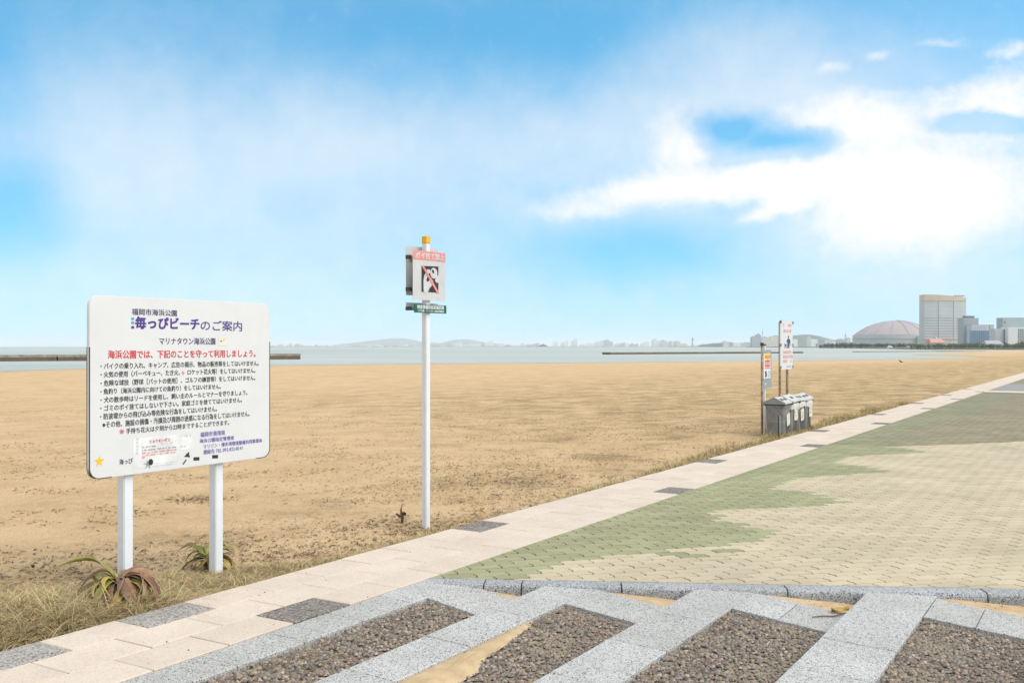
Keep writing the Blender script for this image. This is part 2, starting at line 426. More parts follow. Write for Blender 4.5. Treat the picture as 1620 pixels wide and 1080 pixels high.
def build_sea():
    def b(t, p):
        v = geo(t)
        st = t.vmath('MULTIPLY', v, (.35, 1.0, 1.0))
        n = t.noise(st, .32, 5, .62); n2 = t.noise(st, 1.9, 3, .6)
        big = t.noise(t.vmath('MULTIPLY', v, (.004, .012, 1)), 1.0, 4, .6)
        c = t.mix(t.ramp(big, .35, .65), (.38, .40, .34), (.47, .475, .41))
        foam = t.math('MULTIPLY', t.ramp(t.noise(t.vmath('MULTIPLY', v, (.1, .8, 1)), 1.0, 5, .7), .60, .68), .35)
        c = t.mix(foam, c, (.62, .64, .62))
        setin(t, p, col=c, rough=.38, spec=.28)
        bump(t, p, t.math('ADD', n, t.math('MULTIPLY', n2, .3)), .9, .6)
    m = material('shallow_sea', b)
    r = np.geomspace(20, 40000, 60); a = np.linspace(0, 2*math.pi, 96, endpoint=False)
    A, Rr = np.meshgrid(a, r); V = np.column_stack([(Rr*np.sin(A)).ravel(), (Rr*np.cos(A)).ravel(), np.full(A.size, SEA)])
    na = len(a); i = np.arange(len(r)-1)[:, None]*na; j = np.arange(na)[None, :]; j2 = (j+1) % na
    Fc = np.stack([i+j, i+j2, i+na+j2, i+na+j], -1).reshape(-1, 4)[:, ::-1]
    tag(mesh_np('sea', V, Fc, m), kind='structure')
build_sea()

def build_sea_foam():
    # thin swash line where the last ripple reaches the sand
    px = [(-200, 594), (0, 586.3), (140, 582.6), (300, 580), (430, 578), (640, 575.6), (820, 574.4), (1000, 572.8), (1240, 570.8), (1400, 568.6), (1500, 566.6)]
    P = []
    for (x0, y0), (x1, y1) in zip(px[:-1], px[1:]):
        for k in range(14):
            f = k/14; P.append(gpx(x0+(x1-x0)*f, y0+(y1-y0)*f, SEA))
    V = []; Fc = []
    for i, p in enumerate(P):
        w = .5+1.3*float(fbm(i*.31, 2.0, 5, 3)); o = 1.5*(float(fbm(i*.2, 7.0, 9, 3))-.5)
        V += [(p[0], p[1]+o-.3, SEA+.035), (p[0], p[1]+o+w, SEA+.03)]
    for i in range(len(P)-1): Fc.append((2*i, 2*i+2, 2*i+3, 2*i+1))
    o = MB(); o.add(V, Fc)
    ob = o.build('swash_foam', plain('swash_foam', (.72, .73, .70), .8, .15, 1.5), None)
    tag(ob, 'thin pale line of foam along the water edge', 'foam', kind='stuff')
build_sea_foam()

# ---- footpath of cream slabs
TL = .4755
def slab_mesh(name, L, W, mat, th=.07, ch=.004, gap=.0075):
    a, b = L/2-gap/2, W/2-gap/2
    V = []; rings = [(-th, 0), (-ch, 0), (0, ch)]
    for z, ins in rings: V += [(-a+ins, -b+ins, z), (a-ins, -b+ins, z), (a-ins, b-ins, z), (-a+ins, b-ins, z)]
    Fc = [(8, 9, 10, 11)]
    for r in range(2):
        for i in range(4): j = (i+1) % 4; Fc.append((r*4+i, r*4+j, r*4+4+j, r*4+4+i))
    me = bpy.data.meshes.new(name); me.from_pydata(V, [], Fc); me.materials.append(mat); me.update(); return me
def build_footpath():
    V = [us(4.855, -14, -.05), us(3.96, -14, -.05), us(3.96, 160, -.05), us(4.855, 160, -.05)]
    base = tag(mesh_np('footpath', V, [(0, 1, 2, 3)], JOINT), kind='structure')
    grey = {0: [4.135, 9.85, 15.55, 20.8, 26.3, 31.5, 37.2], 2: [2.70, 3.65, 6.98, 12.69, 18.4, 23.6, 28.8, 34.1, 39.3]}
    off = {0: 3.66, 1: 3.42, 2: 3.175}
    allt = []
    for row in range(3):
        for k in range(-14, 180): allt.append((row, off[row]+k*TL+(TL/2)))
    def key(rs):
        X, Y = us2((STRIP[rs[0]]+STRIP[rs[0]+1])/2, rs[1]); vis = Y > 3.0 and abs(math.atan2(X, Y)) < R(34)
        return (0 if vis else 1, math.hypot(X, Y))
    allt.sort(key=key)
    ms = {}
    field = MB()
    for i, (row, sc) in enumerate(allt):
        W = STRIP[row+1]-STRIP[row]; uc = (STRIP[row]+STRIP[row+1])/2
        g = any(abs(sc-TL/2-q) < TL*.5 for q in grey.get(row, []))
        mat = (GREYSLAB if row == 2 and sc < 8 and sc < 5 else DARKSLAB) if g else CREAM
        X, Y = us2(uc, sc)
        if i < 299:
            kk = (row, mat.name)
            if kk not in ms: ms[kk] = slab_mesh('paving_slab', TL, W, mat)
            o = bpy.data.objects.new('paving_slab', ms[kk]); link(o, base)
            o.location = (X, Y, random.uniform(-.0025, .0015)); o.rotation_euler = (random.uniform(-.004, .004), random.uniform(-.003, .003), PATH_ANG+random.uniform(-.002, .002))
        elif sc > 8:
            a, b_ = TL/2-.003, W/2-.003
            poly = [us2(uc-b_, sc-a), us2(uc-b_, sc+a), us2(uc+b_, sc+a), us2(uc+b_, sc-a)]
            field.prism(poly, -.05, 0, 1 if g else 0)
        else:
            a, b_ = TL/2-.003, W/2-.003
            field.prism([us2(uc-b_, sc-a), us2(uc-b_, sc+a), us2(uc+b_, sc+a), us2(uc+b_, sc-a)], -.05, 0, 1 if g else 0)
    f = field.build('paving_slab_field', [CREAM, DARKSLAB], base); f['kind'] = 'stuff'
build_footpath()

# ---- plaza of interlocking pavers, laid at 45 degrees to the path
def kerb_s(u): return 5.425+.507*(3.92-u)                 # back edge of the kerb
PL, PW = .2250, .1125
def paver_outline():
    a, b = .0085, .0075
    bot = [(0, -a), (PL*.25, a), (PL*.5, -a), (PL*.75, a), (PL, -a)]
    end = [(b, PW*.33), (-b, PW*.67)]
    pts = bot+[(PL+x, y) for x, y in end]+[(x, y+PW) for x, y in reversed(bot)]+[(x, y) for x, y in reversed(end)]
    return np.array(pts)-np.array([PL/2, PW/2])
OUTL = paver_outline()
EL = (D-N)/math.sqrt(2); EW = (D+N)/math.sqrt(2)           # long axis, short axis of a paver
GK = [(5.0, 3.5), (6.2, 3.42), (6.6, 3.3), (7.3, 2.8), (8.0, 2.36), (8.35, 2.55), (8.6, 3.17), (9.2, 3.2), (9.6, 2.8), (10.2, 2.22), (10.6, 2.7), (10.85, 3.34), (11.7, 3.3), (12.3, 2.9), (13.0, 2.40),
      (13.4, 2.8), (13.6, 3.3), (14.4, 3.3), (15.0, 2.9), (15.7, 2.36), (16.1, 2.9), (16.3, 3.3), (17.2, 3.3), (18.3, 2.4), (18.9, 3.3), (19.8, 3.3), (20.9, 2.4), (21.5, 3.3), (22.4, 3.3), (23.5, 2.4), (24.1, 3.3), (200, 3.3)]
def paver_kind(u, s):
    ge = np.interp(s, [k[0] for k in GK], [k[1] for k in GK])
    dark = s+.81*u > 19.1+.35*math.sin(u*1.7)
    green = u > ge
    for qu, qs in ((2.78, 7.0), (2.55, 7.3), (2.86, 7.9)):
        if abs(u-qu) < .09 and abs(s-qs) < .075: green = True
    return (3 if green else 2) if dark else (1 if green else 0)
def clip_poly(P, nx, ny, c):
    out = []
    for i in range(len(P)):
        a, b = P[i], P[(i+1) % len(P)]
        da, db = a[0]*nx+a[1]*ny-c, b[0]*nx+b[1]*ny-c
        if da >= 0: out.append(a)
        if (da >= 0) != (db >= 0):
            f = da/(da-db); out.append((a[0]+(b[0]-a[0])*f, a[1]+(b[1]-a[1])*f))
    return out
def paver_rings(P, gap=.0055, ch=.005):
    P = np.array(P); n = len(P)
    nxt = np.roll(P, -1, 0); prv = np.roll(P, 1, 0)
    e1 = P-prv; e2 = nxt-P
    e1 /= np.linalg.norm(e1, axis=1)[:, None]+1e-9; e2 /= np.linalg.norm(e2, axis=1)[:, None]+1e-9
    nrm = np.column_stack([-(e1[:, 1]+e2[:, 1]), e1[:, 0]+e2[:, 0]])
    nrm /= np.linalg.norm(nrm, axis=1)[:, None]+1e-9
    return P+nrm*gap/2, P+nrm*(gap/2+ch)
def paver_mesh_data(P, z0=-.016):
    A, B = paver_rings(P); n = len(P)
    V = [(x, y, z0) for x, y in A]+[(x, y, -.0035) for x, y in A*.45+B*.55]+[(x, y, 0) for x, y in B]
    Fc = []
    for r in range(2):
        for i in range(n): j = (i+1) % n; Fc.append((r*n+i, r*n+j, (r+1)*n+j, (r+1)*n+i))
    Fc.append(tuple(range(2*n, 3*n)))
    return V, Fc
PLAZA_FAR = 25.0
def build_plaza():
    UR = -40.0
    ks = lambda u: kerb_s(u)-.02
    V = [us(3.958, ks(3.958), -.014), us(UR, kerb_s(UR), -.014), us(UR, 170, -.014), us(3.958, 170, -.014)]
    base = mesh_np('plaza', V, [(0, 1, 2, 3)], JOINT); tag(base, kind='structure')
    cand = []
    # lattice in the (EL, EW) frame, running bond
    for j in range(-330, 330):
        w = j*PW
        for i in range(-180, 180):
            l = (i+.5*(j % 2))*PL
            p = EL*l+EW*w; X, Y = p
            if Y < 4.5 or Y > PLAZA_FAR+3: continue
            dist = math.hypot(X, Y)
            if dist > PLAZA_FAR or abs(math.atan2(X, Y)) > R(36): continue
            u, s = to_us(X, Y)
            if u > 3.955+.13 or s < kerb_s(u)-.14: continue
            cand.append((dist, X, Y, u, s))
    cand.sort()
    OW = [(EL*a+EW*b) for a, b in OUTL]
    kd = np.array([.507, 1.0])/math.hypot(.507, 1)         # normal of the kerb line in (u, s)
    kn = (N*kd[0]+D*kd[1]); kc = (5.425+.507*3.92)/math.hypot(.507, 1)+.004
    protos = {}
    FV = []; FF = []; FM = []; FT = []; nb = 0; count = 0
    for dist, X, Y, u, s in cand:
        k = paver_kind(u, s)
        P = [(X+o[0], Y+o[1]) for o in OW]; clipped = False
        if u > 3.955-.14 or s < kerb_s(u)+.16:
            Q = clip_poly(P, -N[0], -N[1], -3.953); Q = clip_poly(Q, kn[0], kn[1], kc) if len(Q) > 2 else Q
            if len(Q) < 3: continue
            ar = abs(sum(Q[i][0]*Q[(i+1) % len(Q)][1]-Q[(i+1) % len(Q)][0]*Q[i][1] for i in range(len(Q))))/2
            if ar < .0012: continue
            clipped = ar < .0249; P = Q if clipped else P
        if count < 300 and abs(math.atan2(X, Y)) < R(28.5) and not (clipped and ar < .004):
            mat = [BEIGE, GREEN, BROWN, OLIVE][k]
            if clipped:
                cx = sum(p[0] for p in P)/len(P); cy = sum(p[1] for p in P)/len(P)
                V, Fc = paver_mesh_data([(p[0]-cx, p[1]-cy) for p in P])
                me = bpy.data.meshes.new('paver'); me.from_pydata(V, [], Fc); me.materials.append(mat); loc = (cx, cy)
            else:
                if k not in protos:
                    V, Fc = paver_mesh_data([tuple(o) for o in OW]); me = bpy.data.meshes.new('paver'); me.from_pydata(V, [], Fc); me.materials.append(mat); protos[k] = me
                me = protos[k]; loc = (X, Y)
            o = link(bpy.data.objects.new('paver', me), base)
            o.location = (loc[0], loc[1], random.uniform(-.002, .0012)); o.rotation_euler = (random.gauss(0, .006), random.gauss(0, .006), random.gauss(0, .004))
            count += 1
        else:
            far = dist > 15
            dz = random.uniform(-.002, .0012)
            if far:
                A, B = paver_rings(P, .004, .004); n = len(P)
                V = [(x, y, -.010+dz) for x, y in A]+[(x, y, dz) for x, y in B]
                Fc = [(i, (i+1) % n, n+(i+1) % n, n+i) for i in range(n)]+[tuple(range(n, 2*n))]
            else:
                V, Fc = paver_mesh_data(P); V = [(x, y, z+dz+.0) for x, y, z in V]
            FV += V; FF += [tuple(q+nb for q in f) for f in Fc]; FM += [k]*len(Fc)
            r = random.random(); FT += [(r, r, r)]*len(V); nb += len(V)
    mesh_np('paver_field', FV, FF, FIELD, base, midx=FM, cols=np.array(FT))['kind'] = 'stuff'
    # beyond, the pavers are too small to tell apart
    def far_surface(t, p):
        v = geo(t)
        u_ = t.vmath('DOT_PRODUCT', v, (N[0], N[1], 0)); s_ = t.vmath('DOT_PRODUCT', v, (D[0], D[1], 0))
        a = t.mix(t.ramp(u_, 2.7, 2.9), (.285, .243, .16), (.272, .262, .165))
        lv = t.vmath('DOT_PRODUCT', v, (EL[0], EL[1], 0)); wv = t.vmath('DOT_PRODUCT', v, (EW[0], EW[1], 0))
        br = t.node('ShaderNodeTexBrick', inp={'Vector': t.node('ShaderNodeCombineXYZ', inp={0: lv, 1: wv}).outputs[0], 'Color1': (.85, .85, .85, 1), 'Color2': (1.05, 1.05, 1.05, 1), 'Mortar': (.5, .5, .5, 1),
                     'Scale': 1.0, 'Mortar Size': .006, 'Brick Width': PL, 'Row Height': PW})
        c = t.mix(1.0, a, br.outputs[0], 'MULTIPLY')
        c = t.mix(1.0, c, t.mix(t.ramp(t.noise(v, .5, 5, .6), .3, .7), (.85, .85, .85), (1.05, 1.05, 1.05)), 'MULTIPLY')
        setin(t, p, col=c, rough=.92, spec=.2)
    m = material('far_pavers', far_surface)
    pts = [(x, y) for x, y in ((PLAZA_FAR*math.sin(R(a)), PLAZA_FAR*math.cos(R(a))) for a in range(22, 80, 2))]
    ring = []
    for a in np.linspace(8, 89, 60):
        X, Y = (PLAZA_FAR-.12)*math.sin(R(a)), (PLAZA_FAR-.12)*math.cos(R(a)); u, s = to_us(X, Y)
        if UR < u < 3.958 and s > 6: ring.append((X, Y))
    u0, s0 = to_us(*ring[0])
    poly = [us2(3.956, math.sqrt((PLAZA_FAR-.12)**2-3.956**2))]+ring
    far = [us2(UR, 160), us2(3.956, 160)]
    o = MB(); pl = poly+[us2(UR, to_us(*ring[-1])[1])]+far
    V = [(x, y, -.003) for x, y in pl]; o.add(V, [tuple(range(len(V)))])
    o.build('distant_paving', m, base)
    # pale cross strip and grey roadway where the path meets a side way
    for nm, s0, s1, mt in (('cross_strip', 37.2, 38.6, CREAM), ('side_way', 38.6, 46, plain('pale_asphalt', (.27, .255, .24), .9, .1, 3))):
        q = MB(); q.add([us(3.95, s0, .004), us(-40, s0, .004), us(-40, s1, .004), us(3.95, s1, .004)], [(0, 1, 2, 3)]); q.build(nm, mt, base)
build_plaza()

# ---- kerb of rounded granite stones
def build_kerb():
    g = math.hypot(.507, 1)
    du, ds = -1/g, .507/g                                   # along the kerb, to the right
    nu, ns_ = -.507/g, -1/g                                 # towards the camera
    bw = .15
    base = MB(); a, b = (3.95, kerb_s(3.95)), (-12, kerb_s(-12))
    base.prism([us2(a[0], a[1]), us2(b[0], b[1]), us2(b[0]+nu*.1, b[1]+ns_*.1), us2(a[0]+nu*.1, a[1]+ns_*.1)], -.3, -.06)
    base = base.build('kerb', JOINT); tag(base, kind='structure')
    # joints where the photograph shows them
    js = []
    for x in (690, 756, 818, 974, 1234, 1544):
        Y = 6.55; best = None
        for k in range(400):
            u = 3.95-k*.02; X, Yk = us2(u, kerb_s(u)-.08); px = 810+F*X/Yk
            if best is None or abs(px-x) < best[0]: best = (abs(px-x), u)
        js.append(best[1])
    js[0] = 3.95
    while js[-1] > -11: js.append(js[-1]-.66)
    # section, towards the camera: back edge, rounded nose, face
    sec = [(0, -.24), (0, 0.0), (bw-.035, .002), (bw-.014, -.004), (bw-.004, -.014), (bw, -.034), (bw, -.24)]
    for a, b in zip(js[:-1], js[1:]):
        L0 = (3.95-a)*g; L1 = (3.95-b)*g; V = []; k = len(sec); gp = .004
        for L in (L0+gp, L1-gp):
            cu, cs = 3.95+du*L, kerb_s(3.95)+ds*L
            for w, z in sec: V.append(us(cu+nu*w, cs+ns_*w, z))
        c = np.mean(np.array(V), 0)
        V = [tuple(np.array(v)-c) for v in V]
        Fc = [(i, i+1, k+i+1, k+i) for i in range(k-1)]+[tuple(range(k)), tuple(range(2*k-1, k-1, -1))]
        m = MB(); m.add(V, Fc); o = m.build('kerb_stone', KERBG, base, bevel=.003); o.location = c
        o.location.z += random.uniform(-.002, .002)
build_kerb()

# ---- forecourt: granite bands with pebble beds between, each bay sagging to the right
BANDS = [(3.952, 3.68, 5.42), (3.20, 2.90, 5.82), (2.33, 1.99, 6.28), (1.37, .98, 6.74), (.36, -.04, 7.22), (-.68, -1.08, 7.75)]
PTOP = [5.02, 5.37, 5.79, 6.21, 6.68]
STOP = [5.455, 5.80, 6.24, 6.70, 7.2]
def bay_z(u, i):
    uL = BANDS[i][0]; uR = BANDS[i+1][0] if i+1 < len(BANDS) else uL-1
    t = (uL-u)/(uL-uR)
    return -.007-.074*max(0.0, t-.22)/.78 if i else -.004-.078*max(0.0, t-.30)/.70
def build_forecourt():
    S0 = -3.0
    V = []; Fc = []
    for i in range(5):
        uL, uR = BANDS[i][0], BANDS[i+1][0]; n = len(V)
        sE = kerb_s((uL+uR)/2)+.05
        q = [(uL-.002, S0), (uR+.002, S0), (uR+.002, kerb_s(uR)-.10), (uL-.002, kerb_s(uL)-.10)]
        V += [us(u, s, bay_z(u, i)-.02) for u, s in q]; Fc.append((n, n+1, n+2, n+3))
    base = tag(mesh_np('forecourt', V, Fc, MORTAR), kind='structure')
    def quad_slab(poly, i, mat, gap=.005, th=.1):
        c = (sum(p[0] for p in poly)/4, sum(p[1] for p in poly)/4)
        V = []; ch = .004
        for ins, dz in ((0, -th), (0, -ch), (ch, 0)):
            for u, s in poly:
                uu = u-math.copysign(gap/2+ins, u-c[0]); ss = s-math.copysign(gap/2+ins, s-c[1])
                V.append(us(uu, ss, bay_z(uu, i)+dz))
        cc = np.array(us(c[0], c[1], bay_z(c[0], i)))
        V = [tuple(np.array(v)-cc) for v in V]
        Fc = [(8, 9, 10, 11)]+[(r*4+a, r*4+(a+1) % 4, r*4+4+(a+1) % 4, r*4+4+a) for r in range(2) for a in range(4)]
        m = MB(); m.add(V, Fc); o = m.build('granite_slab', mat, base); o.location = cc
        o.location.z += random.uniform(-.0015, .0015); return o
    for i, (uL, uR, sE) in enumerate(BANDS[:5]):
        s = sE+(.02 if i else .0); lens = [.47] if i == 0 else [.62, .56, .62]
        if i == 0: s = 5.35
        first = True; k = 0
        while s > -1.5:
            L = .47 if i == 0 else (.86 if first and i < 3 else .56 if i == 3 else .64)
            if first and i == 3: L = 1.34-.0
            if i == 0 and first:
                quad_slab([(uL, 5.40), (uR, 5.40), (uR, 4.87), (uL, 4.87)], i, GRANITE); s = 4.87; first = False; continue
            quad_slab([(uL, s), (uR, s), (uR, s-L), (uL, s-L)], i, GRANITE); s -= L; first = False; k += 1
        # cross row between the kerb and the pebble bed
        uN = BANDS[i+1][0]; cuts = [uR, (uR+uN)/2+.03, uN]
        if i == 0: cuts = [uR, uR-.22, uN]
        for a, b in zip(cuts[:-1], cuts[1:]): quad_slab([(a, STOP[i]), (b, STOP[i]), (b, PTOP[i]), (a, PTOP[i])], i, GRANITE)
        # pebbles
        area = (uR-uN)*(PTOP[i]-2.2); npb = int(area/.00027)
        uu = uN+.006+(uR-uN-.012)*rng.random(npb); ss = 2.2+(PTOP[i]-.01-2.2)*rng.random(npb)
        vis = []
        for u, s in zip(uu, ss):
            X, Y = us2(u, s)
            if Y > 3.6 and abs(math.atan2(X, Y)) < R(33): vis.append((u, s))
        if not vis: continue
        vis = np.array(vis); n = len(vis); zb = np.array([bay_z(u, i) for u in vis[:, 0]])
        ra = rng.uniform(.006, .0155, n); rb = ra*rng.uniform(.6, .95, n); hz = rng.uniform(.004, .009, n); an = rng.random(n)*math.pi
        VV = np.zeros((n, 13, 3)); k6 = np.arange(6)*math.pi/3
        for r, (sc, zz) in enumerate(((1.0, 0.0), (.72, .72))):
            lx = np.cos(k6)[None]*ra[:, None]*sc*rng.uniform(.85, 1.15, (n, 6)); ly = np.sin(k6)[None]*rb[:, None]*sc
            x = vis[:, :1]+lx*np.cos(an)[:, None]-ly*np.sin(an)[:, None]; y = vis[:, 1:]+lx*np.sin(an)[:, None]+ly*np.cos(an)[:, None]
            VV[:, r*6:r*6+6, 0] = x*N[0]+y*D[0]; VV[:, r*6:r*6+6, 1] = x*N[1]+y*D[1]; VV[:, r*6:r*6+6, 2] = (zb-.0175+hz*zz)[:, None]
        VV[:, 12, 0] = vis[:, 0]*N[0]+vis[:, 1]*D[0]; VV[:, 12, 1] = vis[:, 0]*N[1]+vis[:, 1]*D[1]; VV[:, 12, 2] = zb-.0175+hz*1.05
        tri = []
        for q in range(6):
            w = (q+1) % 6; tri += [(q, 6+w, w), (q, 6+q, 6+w), (6+q, 12, 6+w)]
        FF = (np.array(tri)[None]+(np.arange(n)*13)[:, None, None]).reshape(-1, 3)
        pal = np.array([(.13, .10, .085), (.19, .155, .13), (.10, .085, .08), (.26, .21, .165), (.17, .11, .085), (.34, .24, .16), (.22, .20, .18), (.40, .34, .27), (.15, .14, .13)])
        pi = rng.choice(len(pal), n, p=[.15, .17, .10, .17, .11, .10, .10, .06, .04])
        cc = pal[pi]*rng.uniform(.8, 1.25, (n, 1))
        o = mesh_np('pebble_bed', VV.reshape(-1, 3), FF, PEBBLE, base, smooth=True, cols=np.repeat(np.clip(cc, 0, 1), 13, 0)); o['kind'] = 'stuff'
    # blown sand lying in the corners
    def drift(pts, i, amp, name='sand_drift', zmax=.012, lift=0.0):
        """pts: outline in (u, s); a low mound that thins out to its edge"""
        pts = np.array(pts); c = pts.mean(0); V = []; rings = (1.0, .82, .6, .3); n = 0
        dense = []
        for a, b in zip(pts, np.roll(pts, -1, 0)):
            L = np.linalg.norm(b-a); m = max(2, int(L/.03))
            for q in range(m): dense.append(a+(b-a)*q/m)
        dense = np.array(dense); n = len(dense)
        for r in rings:
            for q, p in enumerate(dense):
                w = c+(p-c)*(r if r < 1 else 1+amp*(float(fbm(p[0]*14, p[1]*14, 4, 3))-.6))
                h = (-.004 if r == 1 else zmax*(1-r)*1.3*(.5+float(fbm(w[0]*9, w[1]*9, 6, 3))))
                V.append(us(w[0], w[1], bay_z(w[0], i)-lift+h))
        V.append(us(c[0], c[1], bay_z(c[0], i)-lift+zmax))
        Fc = []
        for r in range(3):
            for q in range(n): w = (q+1) % n; Fc.append((r*n+q, r*n+w, (r+1)*n+w, (r+1)*n+q))
        for q in range(n): Fc.append((3*n+q, 3*n+(q+1) % n, 4*n))
        m = MB(); m.add(V, Fc); o = m.build(name, DRIFT, base, smooth=True); o['kind'] = 'stuff'
    drift([(2.905, 2.4), (2.905, 5.0), (2.86, 4.9), (2.80, 4.55), (2.78, 4.3), (2.70, 4.12), (2.69, 3.8), (2.66, 3.4), (2.62, 2.4)], 1, .03, zmax=.02, lift=.012)
    for i in range(5):
        uA, uB = BANDS[i][0]-.02, BANDS[i+1][0]+.004
        if i: uA = BANDS[i][1]
        g = math.hypot(.507, 1)
        pts = [(uA, STOP[i]-.01), (uA, kerb_s(uA)-.13), (uB, kerb_s(uB)-.13), (uB, STOP[i]-.012)]
        drift(pts, i, 0, zmax=.006, lift=.010 if i else .012)
def m_pebble():
    def b(t, p):
        c = t.node('ShaderNodeVertexColor', layer_name='tint').outputs[0]
        v = geo(t)
        dust = t.math('ADD', .08, t.math('MULTIPLY', t.ramp(t.noise(v, 2.6, 5, .65), .46, .66), .5))
        c = t.mix(dust, c, (.30, .25, .175))
        setin(t, p, col=c, rough=.7, spec=.35)
    return material('river_pebble', b)
PEBBLE = m_pebble()
build_forecourt()

# ================================================================== SIGNS
def text_data(body, bold=0.0):
    cu = bpy.data.curves.new('lettering', 'FONT'); cu.body = body; cu.size = 1.0; cu.resolution_u = 3
    o = bpy.data.objects.new('lettering', cu); COL.objects.link(o)
    bpy.context.view_layer.update()
    me = bpy.data.meshes.new_from_object(o.evaluated_get(bpy.context.evaluated_depsgraph_get()))
    COL.objects.unlink(o); bpy.data.objects.remove(o); bpy.data.curves.remove(cu)
    return me
_ADV = []
def advance():
    if not _ADV:
        w = []
        for b in ('国', '国国'):
            me = text_data(b); w.append(max(v.co.x for v in me.vertices)); bpy.data.meshes.remove(me)
        _ADV.append(w[1]-w[0])
    return _ADV[0]
def put_text(body, x0, x1, z0, z1, y, mat, parent, bold=0.0, name='lettering', split=False):
    """lettering fitted into a rectangle of the parent's local x-z plane"""
    me = text_data(body, bold); n = len(me.vertices)
    co = np.zeros(n*3, np.float32); me.vertices.foreach_get('co', co); co = co.reshape(-1, 3)
    lo, hi = co.min(0), co.max(0)
    X = x0+(co[:, 0]-lo[0])/(hi[0]-lo[0])*(x1-x0); Z = z0+(co[:, 1]-lo[1])/(hi[1]-lo[1])*(z1-z0)
    raw = co; co = np.column_stack([X, np.full(n, y), Z])
    if split:
        groups = {}
        for p in me.polygons: groups.setdefault(int(math.floor(raw[list(p.vertices), 0].mean()/advance())), []).append(tuple(p.vertices))
        bpy.data.meshes.remove(me); e = bold*(z1-z0)
        for k in sorted(groups):
            ids = sorted({i for f in groups[k] for i in f}); mp = {i: j for j, i in enumerate(ids)}; V = []; Fs = []; nn = len(ids)
            for q, (ax, az_) in enumerate(((0, 0), (e, 0), (0, e), (e, e)) if bold else ((0, 0),)):
                V += (co[ids]+np.array([ax, -.00025*q, az_])).tolist(); Fs += [tuple(mp[i]+q*nn for i in f) for f in groups[k]]
            nm = bpy.data.meshes.new('character'); nm.from_pydata(V, [], Fs); nm.materials.append(mat); link(bpy.data.objects.new('character', nm), parent)
        return None
    if bold:
        # heavier print: the same glyphs laid again a hair to the side
        fs = [tuple(p.vertices) for p in me.polygons]; e = bold*(z1-z0); V = []; Fs = []
        for k, (ax, az_) in enumerate(((0, 0), (e, 0), (0, e), (e, e))):
            V.append(co+np.array([ax, -.00025*k, az_])); Fs += [tuple(i+k*n for i in f) for f in fs]
        nm = bpy.data.meshes.new('lettering'); nm.from_pydata(np.concatenate(V).tolist(), [], Fs); bpy.data.meshes.remove(me); me = nm
    else: me.vertices.foreach_set('co', co.astype(np.float32).ravel())
    me.materials.clear(); me.materials.append(mat); me.update()
    o = link(bpy.data.objects.new(name, me), parent); o['kind'] = 'stuff'; return o
def flat(poly, y, mat, parent, name, th=.0008):
    """thin printed or glued shape on a face that looks along -y"""
    m = MB(); n = len(poly)
    V = [(x, y, z) for x, z in poly]+[(x, y+th, z) for x, z in poly]
    m.add(V, [tuple(range(n))]+[(i, (i+1) % n, n+(i+1) % n, n+i) for i in range(n)])
    return m.build(name, mat, parent)
def ell(cx, cz, rx, rz, n=20, rot=0.0):
    return [(cx+rx*math.cos(a)*math.cos(rot)-rz*math.sin(a)*math.sin(rot), cz+rx*math.cos(a)*math.sin(rot)+rz*math.sin(a)*math.cos(rot)) for a in (2*math.pi*k/n for k in range(n))]
def rrect(x0, x1, z0, z1, r, n=6):
    P = []
    for cx, cz, a0 in ((x1-r, z1-r, 0), (x0+r, z1-r, 90), (x0+r, z0+r, 180), (x1-r, z0+r, 270)):
        for k in range(n+1): a = R(a0+90*k/n); P.append((cx+r*math.cos(a), cz+r*math.sin(a)))
    return P
def slab_xz(poly, y0, y1, mat, parent, name, bevel=0.0):
    m = MB(); n = len(poly)
    V = [(x, y0, z) for x, z in poly]+[(x, y1, z) for x, z in poly]
    m.add(V, [tuple(range(n)), tuple(reversed(range(n, 2*n)))]+[(i, (i+1) % n, n+(i+1) % n, n+i) for i in range(n)])
    return m.build(name, mat, parent, bevel=bevel)

